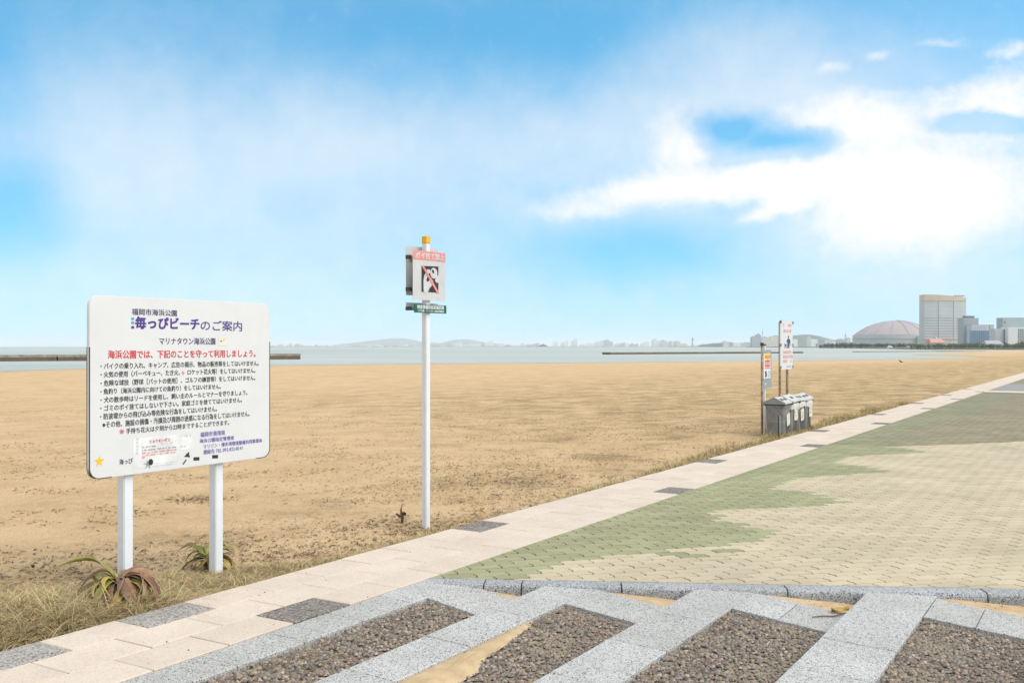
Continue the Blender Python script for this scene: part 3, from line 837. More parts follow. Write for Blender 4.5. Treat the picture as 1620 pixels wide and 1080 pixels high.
UB = 5.71
def build_info_board():
    sc = (s_on(UB, 141)+s_on(UB, 427))/2
    X, Y = us2(UB, sc)
    root = empty('information_board', (X, Y, float(sand_z(np.array([X]), np.array([Y]))[0])), PATH_ANG)
    tag(root, 'white park notice board full of Japanese rules on two white posts', 'notice board')
    z0r = root.location.z
    def L(px, py):
        s = s_on(UB, px); Yd = .8537*s+.5208*UB
        return s-sc, H+(HOR-py)/F*Yd-z0r
    xl = L(141, 600)[0]; xr = L(427, 600)[0]
    zt = (L(141, 466.5)[1]+L(427, 480)[1])/2; zb = (L(141, 757)[1]+L(427, 724.5)[1])/2
    slab_xz(rrect(xl, xr, zb, zt, .075), .0, .026, BOARD, root, 'panel', bevel=.003)
    # dark rubber edging left on the sides and lower corners
    def trim(pts, w=.006):
        m = MB(); V = []
        for i, (x, z) in enumerate(pts):
            a = pts[max(i-1, 0)]; b = pts[min(i+1, len(pts)-1)]
            tx, tz = b[0]-a[0], b[1]-a[1]; l = math.hypot(tx, tz); nx, nz = tz/l, -tx/l
            V += [(x, -.002, z), (x+nx*w, -.002, z+nz*w), (x+nx*w, .028, z+nz*w), (x, .028, z)]
        F_ = []
        for i in range(len(pts)-1):
            for k in range(4): F_.append((i*4+k, i*4+(k+1) % 4, i*4+4+(k+1) % 4, i*4+4+k))
        F_ += [(0, 1, 2, 3), tuple(range(len(V)-1, len(V)-5, -1))]
        m.add(V, F_); m.build('edge_trim', DKTRIM, root)
    r = .075
    corner = lambda cx, cz, a0, a1: [(cx+r*math.cos(R(a)), cz+r*math.sin(R(a))) for a in np.linspace(a0, a1, 7)]
    lft = [(xl, zt-.34), (xl, zb+r)]+corner(xl+r, zb+r, 180, 270)[1:]+[(xl+.17, zb)]
    trim([(x, z) for x, z in lft], -.006)
    rgt = [(xr, zt-.3), (xr, zb+r)]+corner(xr-r, zb+r, 0, -90)[1:]+[(xr-.15, zb)]
    trim([(x, z) for x, z in rgt], .006)
    for px, y in ((208, 0), (351.5, 0)):
        x = L(px, 800)[0]
        m = MB(); m.box((x, .066, (zt-.12)/2-.2), (.075, .075, zt-.12+.4)); m.build('post', WHITE, root, bevel=.006)
        for z in (zt-.25, zb+.15):
            m = MB(); m.box((x, .035, z), (.16, .012, .04)); m.build('bracket', WHITE, root)
    c1 = lambda x, y: L(130+.2129*x, 450+.2129*y)
    c2 = lambda x, y: L(130+.2222*x, 620+.2222*y)
    y = -.0012
    def line(body, c, xa, xb, ya, yb, ink, bold=0.0, pad=0.0):
        a = c(xa, yb); b = c(xa, ya); e = c(xb, ya)
        put_text(body, a[0], e[0], a[1], b[1], y, INK[ink], root, bold, split=pad)
    line('福岡市海浜公園', c1, 368, 702, 178, 226, 'slate', .03, True)
    line('毎っぴビーチ', c1, 392, 866, 242, 330, 'purple', .075, True)
    for q, (dx, dy, ink) in enumerate(((375, 254, 'cyan'), (375, 284, 'cyan'), (375, 318, 'purple'))):
        p = c1(dx, dy); flat(ell(p[0], p[1], .013, .010), y, INK[ink], root, 'printed_dot')
    line('のご案内', c1, 880, 1186, 266, 342, 'purple', .02, True)
    line('マリナタウン海浜公園', c1, 572, 988, 394, 446, 'slate', .03, True)
    p = c1(1010, 455); q = c1(1076, 385)
    flat(rrect(p[0], q[0], p[1], q[1], .01, 3), y, INK['cream'], root, 'sticker')
    p = c1(1026, 424); flat([(p[0], p[1]), (p[0]+.016, p[1]), (p[0]+.016, p[1]+.007), (p[0], p[1]+.007)], y-.001, INK['black'], root, 'sticker_mark')
    p = c1(1046, 420); put_text('2', p[0], p[0]+.014, p[1], p[1]+.018, y-.001, INK['grey'], root)
    line('海浜公園では、下記のことを守って利用しましょう。', c1, 190, 1286, 490, 552, 'red', .04, True)
    rows = [('・バイクの乗り入れ、キャンプ、広告の掲示、物品の販売等をしてはいけません。', 135, 1310, 584, 630), ('・火気の使用（バーベキュー、たき火、　ロケット花火等）をしてはいけません。', 135, 1285, 646, 692),
            ('・危険な球技（野球［バットの使用］、ゴルフの練習等）をしてはいけません。', 135, 1285, 711, 756), ('・魚釣り（海浜公園内に向けての魚釣り）をしてはいけません。', 135, 1028, 774, 818),
            ('・犬の散歩時はリードを使用し、飼い主のルールとマナーを守りましょう。', 135, 1226, 837, 881), ('・ゴミのポイ捨てはしないで下さい。家庭ゴミを捨ててはいけません。', 133, 1186, 898, 942),
            ('・防波堤からの飛び込み等危険な行為をしてはいけません。', 133, 1000, 959, 1005), ('※その他、施設の損傷・汚損及び周囲の迷惑になる行為をしてはいけません。', 150, 1242, 1019, 1066)]
    for body, xa, xb, ya, yb in rows: line(body, c1, xa, xb, ya, yb, 'black', .025)
    line('※', c1, 737, 762, 641, 671, 'pink'); line('※', c2, 264, 298, 265, 300, 'red')
    line('手持ち花火は夕刻から22時まですることができます。', c2, 312, 1045, 258, 298, 'black', .025)
    line('福岡市港湾局', c2, 840, 1014, 286, 322, 'violet', .03)
    line('海浜公園指定管理者', c2, 835, 1080, 334, 364, 'violet', .03)
    line('マリゾン・博多湾環境整備共同事業体', c2, 862, 1280, 373, 404, 'violet', .03)
    line('連絡先 TEL 092-822-8141', c2, 862, 1140, 411, 444, 'violet', .02)
    line('海っぴ', c2, 264, 357, 479, 518, 'slate', .03)
    p = c2(122, 492); st = [(p[0]+(.040 if k % 2 == 0 else .017)*math.sin(k*math.pi/5), p[1]+(.040 if k % 2 == 0 else .017)*math.cos(k*math.pi/5)) for k in range(10)]
    flat(st, y, INK['yellow'], root, 'printed_star')
    # glued notice sheets
    a = c2(362, 545); b = c2(690, 300); cc = c2(800, 305); e = c2(690, 412)
    flat(rrect(e[0]+.001, cc[0], e[1], cc[1], .015, 3), y+.0004, INK['white'], root, 'notice_sheet', .0006)
    flat([(a[0], a[1]), (b[0], a[1]), (b[0], b[1]), (a[0], b[1])], y+.0002, INK['white'], root, 'notice_sheet', .0005)
    yy = y-.0009
    p = c2(480, 364); q = c2(620, 336); put_text('ヒョウモンダコ', p[0], q[0], p[1], p[1]+.024, yy, INK['red'], root, .04)
    rr = random.Random(3)
    def ticks(xa, xb, yc, hgt, ink, c=c2, fill=.72):
        x0, z0 = c(xa, yc); x1 = c(xb, yc)[0]; m = MB(); x = x0
        while x < x1:
            w = rr.uniform(.004, .009)
            if rr.random() < fill:
                zz = z0+rr.uniform(-.001, .001); hh = hgt*rr.uniform(.6, 1.0)
                m.add([(x, yy, zz), (x+w*.8, yy, zz), (x+w*.8, yy, zz+hh), (x, yy, zz+hh)], [(0, 1, 2, 3)])
            x += w
        if m.v: m.build('fine_print', INK[ink], root)['kind'] = 'stuff'
    ticks(560, 665, 372, .010, 'palegrey')
    for k, (yc, xb, ink) in enumerate(((398, 520, 'grey'), (420, 665, 'grey'), (439, 668, 'pink'), (457, 660, 'pink'), (470, 445, 'pink'))): ticks(425, xb, yc, .011, ink)
    for yc in (512, 526): ticks(510, 578, yc, .006, 'palegrey'); ticks(590, 660, yc-8, .006, 'palegrey')
    for k in range(5):
        p = c2(383, 345+k*25); flat([(p[0], p[1]), (p[0]+.02, p[1]), (p[0]+.02, p[1]+.018), (p[0], p[1]+.018)], yy, INK['palegrey'], root, 'fine_print')
    ticks(705, 772, 322, .022, 'palegrey', fill=.6); ticks(700, 735, 395, .018, 'palegrey', fill=.6)
    # small animal sketch, black pictograms and tape
    p = c2(470, 505); m = MB()
    V = [(p[0], yy, p[1])]; k = 26
    for i in range(k):
        a_ = 2*math.pi*i/k; rad = (.042 if i % 4 == 1 else .018)*(1.1 if math.sin(a_) < 0 else .8); V.append((p[0]+rad*math.cos(a_), yy, p[1]+rad*math.sin(a_)))
    m.add(V, [(0, 1+i, 1+(i+1) % k) for i in range(k)]); m.build('animal_sketch', INK['grey'], root)
    p = c2(487, 497); flat(ell(p[0], p[1], .020, .022, 14), yy-.0006, INK['black'], root, 'animal_sketch')
    def poly(c, pts, ink, name): flat([c(a_, b_) for a_, b_ in pts], y, INK[ink], root, name)
    poly(c2, [(727, 455), (738, 448), (742, 438), (752, 434), (750, 428), (758, 426), (764, 433), (758, 440), (766, 450), (764, 466), (756, 466), (755, 456), (747, 462), (728, 461)], 'black', 'pictogram')
    poly(c2, [(712, 514), (735, 480), (746, 480), (722, 514)], 'black', 'pictogram')
    for cx, cy in ((813, 474), (946, 459)): poly(c2, [(cx-21, cy-11), (cx+21, cy-13), (cx+21, cy+11), (cx-21, cy+13)], 'black', 'black_tape')
build_info_board()

def build_litter_sign():
    X, Y, _ = gpx(674, 808)
    root = empty('litter_ban_sign', (X, Y, float(sand_z(np.array([X]), np.array([Y]))[0])), 0)
    tag(root, 'tall slim white pole with yellow top carrying litter ban signs', 'sign')
    z0 = root.location.z
    ang = R(90-40)                                          # direction of the panels, receding to the right
    ztop = H+(HOR-374)/F*Y-z0; zyel = H+(HOR-385.5)/F*Y-z0
    m = MB(); m.box((0, 0, (zyel-.4)/2), (.060, .060, zyel+.4), rz=ang); m.build('pole', WHITE, root, bevel=.006)
    m = MB(); m.box((0, 0, (ztop+zyel)/2), (.063, .063, ztop-zyel), rz=ang); m.build('yellow_cap', plain('yellow_sleeve', (.82, .45, .01), .5), root, bevel=.006)
    ex = np.array([math.cos(ang), math.sin(ang)]); ey = np.array([-ex[1], ex[0]])    # ey points away from the viewer's side
    def frame(px0, px1, off, name):
        """sub-frame of a panel: centre column by ray against the plane offset 'off' along ey"""
        o = np.array([X, Y])+ey*off
        def hit(px):
            r = (px-810)/F        # o+ex*t : x = r*y
            return (r*o[1]-o[0])/(ex[0]-r*ex[1])
        return hit(px0), hit(px1), o
    def panel(px0, px1, ytl, ybl, off, mat, name, th=.004):
        t0, t1, o = frame(px0, px1, off, name)
        Yl = o[1]+ex[1]*t0
        zt = H+(HOR-ytl)/F*Yl; zb = H+(HOR-ybl)/F*Yl
        ob = empty('tmp', (0, 0, 0)); COL.objects.unlink(ob); bpy.data.objects.remove(ob)
        p = slab_xz(rrect(t0, t1, zb-z0, zt-z0, .006, 2), 0, th, mat, root, name)
        p.location = (o[0]-X, o[1]-Y, 0); p.rotation_euler = (0, 0, ang)
        return p, t0, t1, zb-z0, zt-z0
    gap = .055
    P, t0, t1, zb, zt = panel(653.3, 704.6, 395.2, 473.8, -gap, SIGNGREY, 'sign_panel')
    cx = lambda v: t0+(v-360)/(705-360)*(t1-t0)
    cz = lambda v: zt-(v-238)/(768-238)*(zt-zb)
    y = -.0012
    def sh(pts, ink, name, lift=0.0): return flat([(cx(a), cz(b)) for a, b in pts], y-lift, INK[ink], P, name, .0006)
    sh([(361, 239), (704, 239), (704, 337), (361, 337)], 'pink', 'pink_band')
    put_text('ポイ捨て禁止', cx(384), cx(692), cz(326), cz(256), y-.002, INK['white'], P, .04, split=True)
    sh([(448, 400), (628, 392), (628, 680), (448, 680)], 'black', 'pictogram')
    sh([(470, 690), (468, 560), (476, 500), (500, 462), (522, 480), (508, 520), (498, 545), (504, 570), (522, 560), (548, 520), (572, 560), (560, 600), (530, 640), (512, 690)], 'palegrey', 'pictogram', .001)
    flat(ell(cx(519), cz(455), abs(cx(22)-cx(0)), abs(cz(24)-cz(0))), y-.0016, INK['palegrey'], P, 'pictogram', .0006)
    flat(ell(cx(577), cz(470), abs(cx(38)-cx(0)), abs(cz(58)-cz(0))), y-.0016, INK['palegrey'], P, 'pictogram', .0006)
    flat(ell(cx(568), cz(452), abs(cx(11)-cx(0)), abs(cz(22)-cz(0)), rot=.5), y-.0026, INK['black'], P, 'pictogram', .0006)
    sh([(600, 515), (628, 480), (628, 570), (606, 572), (590, 550)], 'palegrey', 'pictogram', .001)
    sh([(446, 398), (470, 398), (634, 680), (610, 686)], 'pink', 'red_slash', .0036)
    # the back pair of panels and their clamps
    B, b0, b1, bzb, bzt = panel(642.4, 692.8, 388.4, 466.6, gap, SIGNGREY, 'rear_panel')
    G, g0, g1, gzb, gzt = panel(655.2, 706.2, 481.0, 494.2, -gap+.006, INK['green'], 'green_plate')
    put_text('特定容器回収促進区域', g0+(g1-g0)*.09, g0+(g1-g0)*.91, gzb+(gzt-gzb)*.46, gzt-(gzt-gzb)*.08, -.0012, INK['white'], G, .06)
    put_text('小戸公園・マリナタウン海浜公園地区', g0+(g1-g0)*.11, g0+(g1-g0)*.92, gzb+(gzt-gzb)*.10, gzb+(gzt-gzb)*.36, -.0012, INK['white'], G, .05)
    panel(642.6, 693.0, 478.2, 490.6, gap-.006, SIGNGREY, 'rear_plate')
    for z in (zt-.06, zb+.10, (gzb+gzt)/2):
        m = MB()
        for side in (-1, 1):
            c = ey*side*(gap*.70); m.box((c[0], c[1], z), (.34, .014, .03), rz=ang)
        m.build('clamp', plain('zinc_clamp', (.30, .31, .30), .5, .2, 30, .6), root)
        for sgn in (-1, 1):
            q = ex*(sgn*.12-.09)+ey*(gap*.35); m = MB(); m.box((q[0], q[1], z), (.03, .05, .035), rz=ang); m.build('bolt', DKTRIM, root)
build_litter_sign()

RUST = plain('rusty_pipe', (.34, .26, .20), .8, .35, 14, dirt=((.16, .075, .03), .48, .9), bmp=.3)
GREYPOST = plain('galvanised_post', (.36, .37, .36), .55, .2, 10, .4, dirt=((.17, .09, .05), .56, .7))
def marks(parent, x0, x1, z0, z1, y, ink, seed, rows, fill=.7, w=(.03, .06)):
    rr = random.Random(seed)
    for k in range(rows):
        h = (z1-z0)/rows; za = z0+k*h+h*.16; zc = za+h*.66; m = MB(); x = x0+rr.uniform(0, .03)
        while x < x1-.02:
            ww = rr.uniform(*w)
            if rr.random() < fill:
                # three strokes per sign, like characters too small to read
                for a, b, c_, e in ((0, .86, 0, .18), (.08, .3, 0, 1), (.5, .72, .1, .9), (0, .86, .62, .8)):
                    if rr.random() < .8: m.add([(x+ww*a, y, za+(zc-za)*c_), (x+ww*b, y, za+(zc-za)*c_), (x+ww*b, y, za+(zc-za)*e), (x+ww*a, y, za+(zc-za)*e)], [(0, 1, 2, 3)])
            x += ww*1.1
        if m.v: m.build('faded_print', INK[ink], parent)['kind'] = 'stuff'
def build_dog_sign():
    u = 6.25; sc = (s_on(u, 1234.8)+s_on(u, 1254))/2; X, Y = us2(u, sc)
    z0 = float(sand_z(np.array([X]), np.array([Y]))[0])
    root = empty('dog_walking_sign', (X, Y, z0), PATH_ANG)
    tag(root, 'white sign with navy dog walker picture on two rusty pipes behind the bins', 'sign')
    def L(px, py):
        s = s_on(u, px); return s-sc, H+(HOR-py)/F*(.8537*s+.5208*u)-z0
    xa, xb = L(1234.8, 540)[0], L(1254, 540)[0]; zt = L(1244, 507.5)[1]; zb = L(1244, 584)[1]
    P = slab_xz(rrect(xa, xb, zb, zt, .03, 3), 0, .02, BOARD, root, 'panel')
    w, h = xb-xa, zt-zb; fx = lambda v: xa+(v-312)/(488-312)*w; fz = lambda v: zt-(v-70)/(755-70)*h
    marks(P, fx(345), fx(465), fz(160), fz(100), -.002, 'pink', 5, 1, .85, (.09, .13)); marks(P, fx(350), fx(455), fz(240), fz(180), -.002, 'pink', 6, 1, .85, (.09, .13))
    marks(P, fx(345), fx(472), fz(668), fz(480), -.002, 'pink', 7, 3, .85, (.09, .13)); marks(P, fx(400), fx(468), fz(735), fz(695), -.002, 'skyblue', 8, 1, .9, (.06, .09))
    fl = lambda pts, ink, nm: flat([(fx(a), fz(b)) for a, b in pts], -.002, INK[ink], P, nm)
    flat(ell(fx(425), fz(297), abs(fx(9)-fx(0)), abs(fz(18)-fz(0))), -.002, INK['navy'], P, 'walker_picture')
    fl([(413, 322), (440, 322), (452, 345), (452, 395), (443, 398), (438, 350), (438, 455), (425, 458), (423, 400), (418, 458), (406, 455), (412, 350), (403, 380), (397, 372), (402, 340)], 'navy', 'walker_picture')
    fl([(362, 385), (372, 392), (376, 402), (392, 405), (396, 385), (400, 400), (396, 420), (398, 455), (391, 455), (388, 425), (378, 425), (376, 458), (369, 458), (370, 415)], 'navy', 'dog_picture')
    fl([(450, 398), (458, 410), (448, 425), (444, 415)], 'navy', 'walker_picture')
    for px in (1237, 1248.5):
        x = L(px, 600)[0]; m = MB(); m.tube([(x, .045, -.4), (x, .045, zt-.03)], .028, 10); m.build('post', RUST, root, smooth=True)
    for a, b in ((xa, zt-.03), (xb, zt-.03), (xa, (zt+zb)/2), (xb, (zt+zb)/2), (xb, zb+.05), (xa, zb+.05)):
        m = MB(); m.box((a, -.004, b), (.05, .035, .06)); m.build('clip', plain('faded_red_clip', (.30, .10, .11), .7) if (a == xa and b == zt-.03) else GREYPOST, root)
build_dog_sign()
def build_notice_post():
    u = 5.92; sc = (s_on(u, 1207)+s_on(u, 1220.5))/2; X, Y = us2(u, sc)
    z0 = float(sand_z(np.array([X]), np.array([Y]))[0])
    root = empty('notice_post', (X, Y, z0), PATH_ANG)
    tag(root, 'narrow grey notice panel with yellow and red sheets on a rusty post', 'sign')
    def L(px, py):
        s = s_on(u, px); return s-sc, H+(HOR-py)/F*(.8537*s+.5208*u)-z0
    xa, xb = L(1207.4, 560)[0], L(1220.5, 560)[0]; zt = L(1214, 553.5)[1]; zb = L(1214, 613.5)[1]
    P = slab_xz(rrect(xa, xb, zb, zt, .015, 2), 0, .025, plain('grey_steel_sheet', (.29, .315, .325), .5, .08, 8), root, 'panel')
    w, h = xb-xa, zt-zb; fx = lambda v: xa+(v-60)/(185-60)*w; fz = lambda v: zt-(v-480)/(1020-480)*h
    fl = lambda a, b, c, e, ink, nm, y=-.002: flat([(fx(a), fz(e)), (fx(b), fz(e)), (fx(b), fz(c)), (fx(a), fz(c))], y, INK[ink], P, nm)
    fl(68, 168, 532, 882, 'white', 'notice_sheet', -.001)
    fl(74, 164, 538, 612, 'yellow', 'yellow_notice', -.003); marks(P, fx(82), fx(158), fz(600), fz(550), -.0045, 'red', 11, 1, .95, (.06, .09))
    for k in range(4): fl(82, 158, 624+k*33, 650+k*33, 'pink' if k % 2 else 'red', 'red_stripe', -.003)
    flat([(fx(a), fz(b)) for a, b in ((84, 862), (90, 820), (82, 800), (98, 768), (108, 778), (106, 800), (116, 826), (108, 862))], -.003, INK['black'], P, 'pictogram')
    marks(P, fx(124), fx(160), fz(866), fz(775), -.003, 'grey', 12, 3, .9, (.05, .07)); fl(84, 104, 938, 975, 'palegrey', 'white_mark', -.002)
    x = L(1205.6, 600)[0]; m = MB(); m.tube([(x, .0, -.4), (x, .0, L(1205.6, 546)[1])], .024, 10); m.build('post', RUST, root, smooth=True)
    m = MB(); m.box((x, 0, L(1205.6, 546)[1]+.02), (.055, .055, .06)); m.build('post_cap', DKTRIM, root)
    x = L(1213.5, 600)[0]; m = MB(); m.box((x, .05, zt/2-.1), (.05, .03, zt+.36)); m.build('rear_post', WHITE, root)
    m = MB(); m.box((x, .05, zt+.10), (.12, .028, .035)); m.build('rear_bar', DKTRIM, root)
build_notice_post()

# ================================================================== BINS
BINM = plain('grey_bin_plastic', (.215, .21, .195), .55, .18, 9, dirt=((.12, .105, .085), .52, .45), world=True)
BINL = plain('pale_bin_lid', (.50, .49, .455), .5, .08, 6, dirt=((.30, .27, .22), .58, .5))
BINLG = plain('grey_bin_lid', (.25, .265, .27), .5, .1, 6)
BAGM = plain('clear_bin_bag', (.66, .65, .60), .3, .12, 14, bmp=.4)
def build_bins():
    s = 18.47; W = .505
    labs = ['first grey litter bin, nearest the camera, with a grey gabled lid end', 'second grey litter bin from the notice post, pale lid lying crooked', 'third grey litter bin from the notice post, white bag under its lid', 'farthest grey litter bin, its pale lid with two dark slots']
    for k in range(4):
        uc = 5.52+random.uniform(-.015, .015); sc = s+W/2+k*(W+.012); X, Y = us2(uc, sc)
        z0 = float(sand_z(np.array([X]), np.array([Y]))[0])
        root = empty('litter_bin', (X, Y, z0-.01), PATH_ANG+random.uniform(-.02, .02))
        tag(root, labs[k], 'litter bin', 'row of litter bins beside the footpath')
        h = .60
        # body: rounded, slightly tapered, a step half way up
        m = MB(); n = 20
        prof = [(-.03, .86), (.0, .87), (.27, .915), (.275, .93), (.285, .93), (.29, .92), (.55, .97), (.56, 1.0), (.60, 1.0)]
        def ring(k_):
            pts = []
            for i in range(n):
                a = 2*math.pi*(i+.5)/n; ca, sa = math.cos(a), math.sin(a); e = .38
                pts.append((math.copysign(abs(ca)**e, ca)*W*.49*k_, math.copysign(abs(sa)**e, sa)*.195*k_))
            return pts
        V = []; Fc = []
        for z, q in prof: V += [(x, y, z) for x, y in ring(q)]
        for r in range(len(prof)-1):
            for i in range(n): j = (i+1) % n; Fc.append((r*n+i, r*n+j, (r+1)*n+j, (r+1)*n+i))
        Fc += [tuple(reversed(range(n))), tuple(range((len(prof)-1)*n, len(prof)*n))]
        m.add(V, Fc); body = m.build('body', BINM, root, bevel=0)
        m = MB()
        for i in range(3): m.box((-W*.16+i*W*.16, -.185, .2), (.012, .012, .36))
        m.build('rib', BINM, body)
        # lid: low gable running across the row, slightly displaced as found
        lid = empty('lid_tmp', (0, 0, 0)); COL.objects.unlink(lid); bpy.data.objects.remove(lid)
        m = MB(); a, b = W*.515, .215
        V = [(-a, -b, 0), (a, -b, 0), (a, b, 0), (-a, b, 0), (-a, -b, .03), (a, -b, .03), (a, b, .03), (-a, b, .03), (-a, -.0, .13), (a, -.0, .13)]
        Fc = [(3, 2, 1, 0), (0, 1, 5, 4), (2, 3, 7, 6), (4, 5, 9, 8), (6, 7, 8, 9)]; m.add(V, Fc)
        m.add([V[i] for i in (3, 0, 4, 8, 7)], [(0, 1, 2, 3, 4)], 1); m.add([V[i] for i in (1, 2, 6, 9, 5)], [(0, 1, 2, 3, 4)], 1)
        L = m.build('lid', [BINL, BINLG], root, bevel=.006); L.location = (0, 0, h+.022)
        L.rotation_euler = [(0, 0, 0), (.03, -.05, .04), (-.02, .03, -.03), (0, -.04, .02)][k]
        if k == 1: L.location.z += .015
        m = MB(); m.box((0, 0, h+.008), (W*1.01, .405, .022)); m.build('rim', DKTRIM, root)
        for q in range(2 if k != 1 else 1):
            # deposit slots in the slope towards the path
            t_ = .5; yv = -b*(1-t_); zv = .03+(.13-.03)*t_
            m = MB(); m.box((0, 0, 0), (.12, .06, .008)); o = m.build('slot', DKTRIM, L); o.location = ((-.11+q*.22) if k != 1 else 0, yv, zv+.004); o.rotation_euler = (math.atan2(.10, b), 0, 0)
        if k in (1, 2, 3):
            # liner bag pulled over the rim
            m = MB(); V = []; nn = 40; rr = random.Random(20+k)
            for r_, (zz, kk) in enumerate(((h+.012, 1.03), (h-.01, 1.06), (h-.06, 1.045), (h-.10, 1.03))):
                for i in range(nn):
                    a_ = 2*math.pi*i/nn; ca, sa = math.cos(a_), math.sin(a_); e = .4; wv = 1+rr.uniform(-.02, .02)
                    V.append((math.copysign(abs(ca)**e, ca)*W*.49*kk*wv, math.copysign(abs(sa)**e, sa)*.20*kk*wv, zz+(rr.uniform(-.035, .03) if r_ == 3 else rr.uniform(-.006, .006))))
            Fc = [(r*nn+i, r*nn+(i+1) % nn, (r+1)*nn+(i+1) % nn, (r+1)*nn+i) for r in range(3) for i in range(nn)]
            m.add(V, Fc); m.build('bag', BAGM, root, smooth=True)
        tilt = [.12, -.03, .1, .06][k]; cx_, cz_ = [.02, .0, -.03, .06][k], [.33, .40, .36, .40][k]
        P = [(cx_+x*math.cos(tilt)-z*math.sin(tilt), cz_+x*math.sin(tilt)+z*math.cos(tilt)) for x, z in ((-.11, -.115), (.08, -.115), (.11, -.08), (.11, .11), (.02, .12), (-.11, .10))]
        lb = flat(P, -.199, INK['cream'], root, 'label', .002); marks(root, cx_-.06, cx_+.06, cz_-.06, cz_+.07, -.201, 'palegrey', 40+k, 2, .8, (.04, .06))
build_bins()
def build_marker():
    X, Y, _ = gpx(1232, 682); z0 = float(sand_z(np.array([X]), np.array([Y]))[0])
    root = empty('marker_stake', (X, Y, z0), PATH_ANG)
    tag(root, 'thin black stake with a pale green strip in front of nearest bin', 'stake')
    m = MB(); m.box((0, 0, .19), (.022, .022, .46)); m.build('stake', DKTRIM, root)
    m = MB(); m.box((.03, -.012, .27), (.034, .006, .31)); m.build('reflective_strip', plain('pale_green_strip', (.36, .56, .46), .4), root)
build_marker()

# ================================================================== PLANTS, GRASS, FLOTSAM
def attr_mat(name, rough=.8, spec=.25, var=.1, trans=False):
    def b(t, p):
        c = t.node('ShaderNodeVertexColor', layer_name='tint').outputs[0]
        setin(t, p, col=c, rough=rough, spec=spec)
    return material(name, b)
BLADE = attr_mat('dry_grass_blade'); TWIG = attr_mat('dry_weed'); LEAFM = attr_mat('strap_leaf', .5, .4)
def blades(name, P, Z, L, W, az, lean, cols, droop, parent=None, label=None, cat=None):
    """P (n,2) roots; ribbons of three segments"""
    n = len(P); T = np.array([0, .38, .72, 1.0]); Wd = np.array([1.0, .85, .55, .06])
    dx, dy = np.cos(az), np.sin(az); V = np.zeros((n, 8, 3))
    for k in range(4):
        t = T[k]; out = L*(lean*t+droop*t*t); up = L*(t*(1-.35*lean)-droop*t*t*.9)
        up = np.maximum(up, .004*k)
        cx = P[:, 0]+dx*out; cy = P[:, 1]+dy*out; w = W*Wd[k]/2
        V[:, 2*k, :] = np.column_stack([cx-dy*w, cy+dx*w, Z+up]); V[:, 2*k+1, :] = np.column_stack([cx+dy*w, cy-dx*w, Z+up])
    q = np.array([(0, 1, 3, 2), (2, 3, 5, 4), (4, 5, 7, 6)])
    Fc = (q[None]+(np.arange(n)*8)[:, None, None]).reshape(-1, 4)
    o = mesh_np(name, V.reshape(-1, 3), Fc, BLADE, parent, cols=np.repeat(np.clip(cols, 0, 1), 8, 0))
    o['kind'] = 'stuff'
    if label: tag(o, label, cat)
    return o
STRAW = np.array([(.53, .395, .195), (.45, .325, .155), (.60, .47, .265), (.36, .245, .12), (.27, .18, .088), (.33, .285, .12), (.24, .235, .10)])
def grass_patch(name, n, usamp, L, label, green=.15, wd=.004, lean=(.2, .9), droop=(.1, .5)):
    uu, ss = usamp(n); X = uu*N[0]+ss*D[0]; Y = uu*N[1]+ss*D[1]
    ok = (uu > 4.855); X, Y, uu, ss = X[ok], Y[ok], uu[ok], ss[ok]; n = len(X)
    Z = sand_z(X, Y)-.004
    pr = np.array([.22, .2, .15, .14, .11, .09, .09]); pr[5:] *= green/.18; pr /= pr.sum()
    c = STRAW[rng.choice(7, n, p=pr)]*rng.uniform(.75, 1.25, (n, 1))
    Ls = L[0]+(L[1]-L[0])*rng.random(n)**1.5
    cl = fbm(X*3.1, Y*3.1, 31, 3); Ls *= .45+1.1*cl
    return blades(name, np.column_stack([X, Y]), Z, Ls, wd*rng.uniform(.6, 1.4, n), rng.random(n)*2*math.pi, rng.uniform(*lean, n), c, rng.uniform(*droop, n), None, label, 'grass')
def samp_verge(n):
    # matted verge in front of and under the notice board
    s = rng.uniform(1.6, 6.6, n); wid = np.interp(s, [1.6, 3.0, 4.2, 5.0, 5.8, 6.6], [2.1, 1.9, 1.55, 1.2, .70, .32])*(.72+.55*fbm(s*2.3, s*0+3, 41, 3))
    return 4.862+wid*rng.random(n)**1.15, s
grass_patch('verge_grass', 75000, samp_verge, (.05, .12), 'matted dry straw coloured grass verge under the notice board', .20, .0042, (.5, 1.7), (.2, .8))
def samp_tall(n):
    c = np.array([(5.45, 3.15), (5.8, 3.1), (5.25, 3.45), (5.6, 3.6), (5.35, 2.7), (5.95, 2.7), (5.15, 3.0), (5.9, 3.6), (6.1, 3.2), (5.1, 3.75), (5.2, 4.05), (5.55, 3.3)]); k = rng.integers(0, len(c), n)
    return c[k, 0]+rng.normal(0, .13, n), c[k, 1]+rng.normal(0, .17, n)
grass_patch('tall_dry_grass', 17000, samp_tall, (.14, .40), 'tall tangled dry grass mound in the lower left beside the footpath', .22, .0046, (.3, 1.2), (.25, .9))
def samp_edge(n):
    # broken fringe along the path edge as it runs away
    s = 6.3+24*rng.random(n)**1.35; d_ = fbm(s*.55, s*0+9, 51, 3)
    wid = np.interp(s, [6.3, 8, 9.0, 10, 14, 17, 22, 30], [.3, .18, .16, .55, .75, .9, .9, .9])*(.3+1.0*d_)
    u = 4.862+wid*rng.random(n)**1.4; keep = (d_ > np.interp(s, [6.3, 7.6, 8.8, 9.6, 30], [.40, .42, .55, .30, .34]))
    return np.where(keep, u, 0), s
grass_patch('fringe_grass', 38000, samp_edge, (.07, .21), 'broken fringe of dry and green grass along the footpath edge', .34, .007)
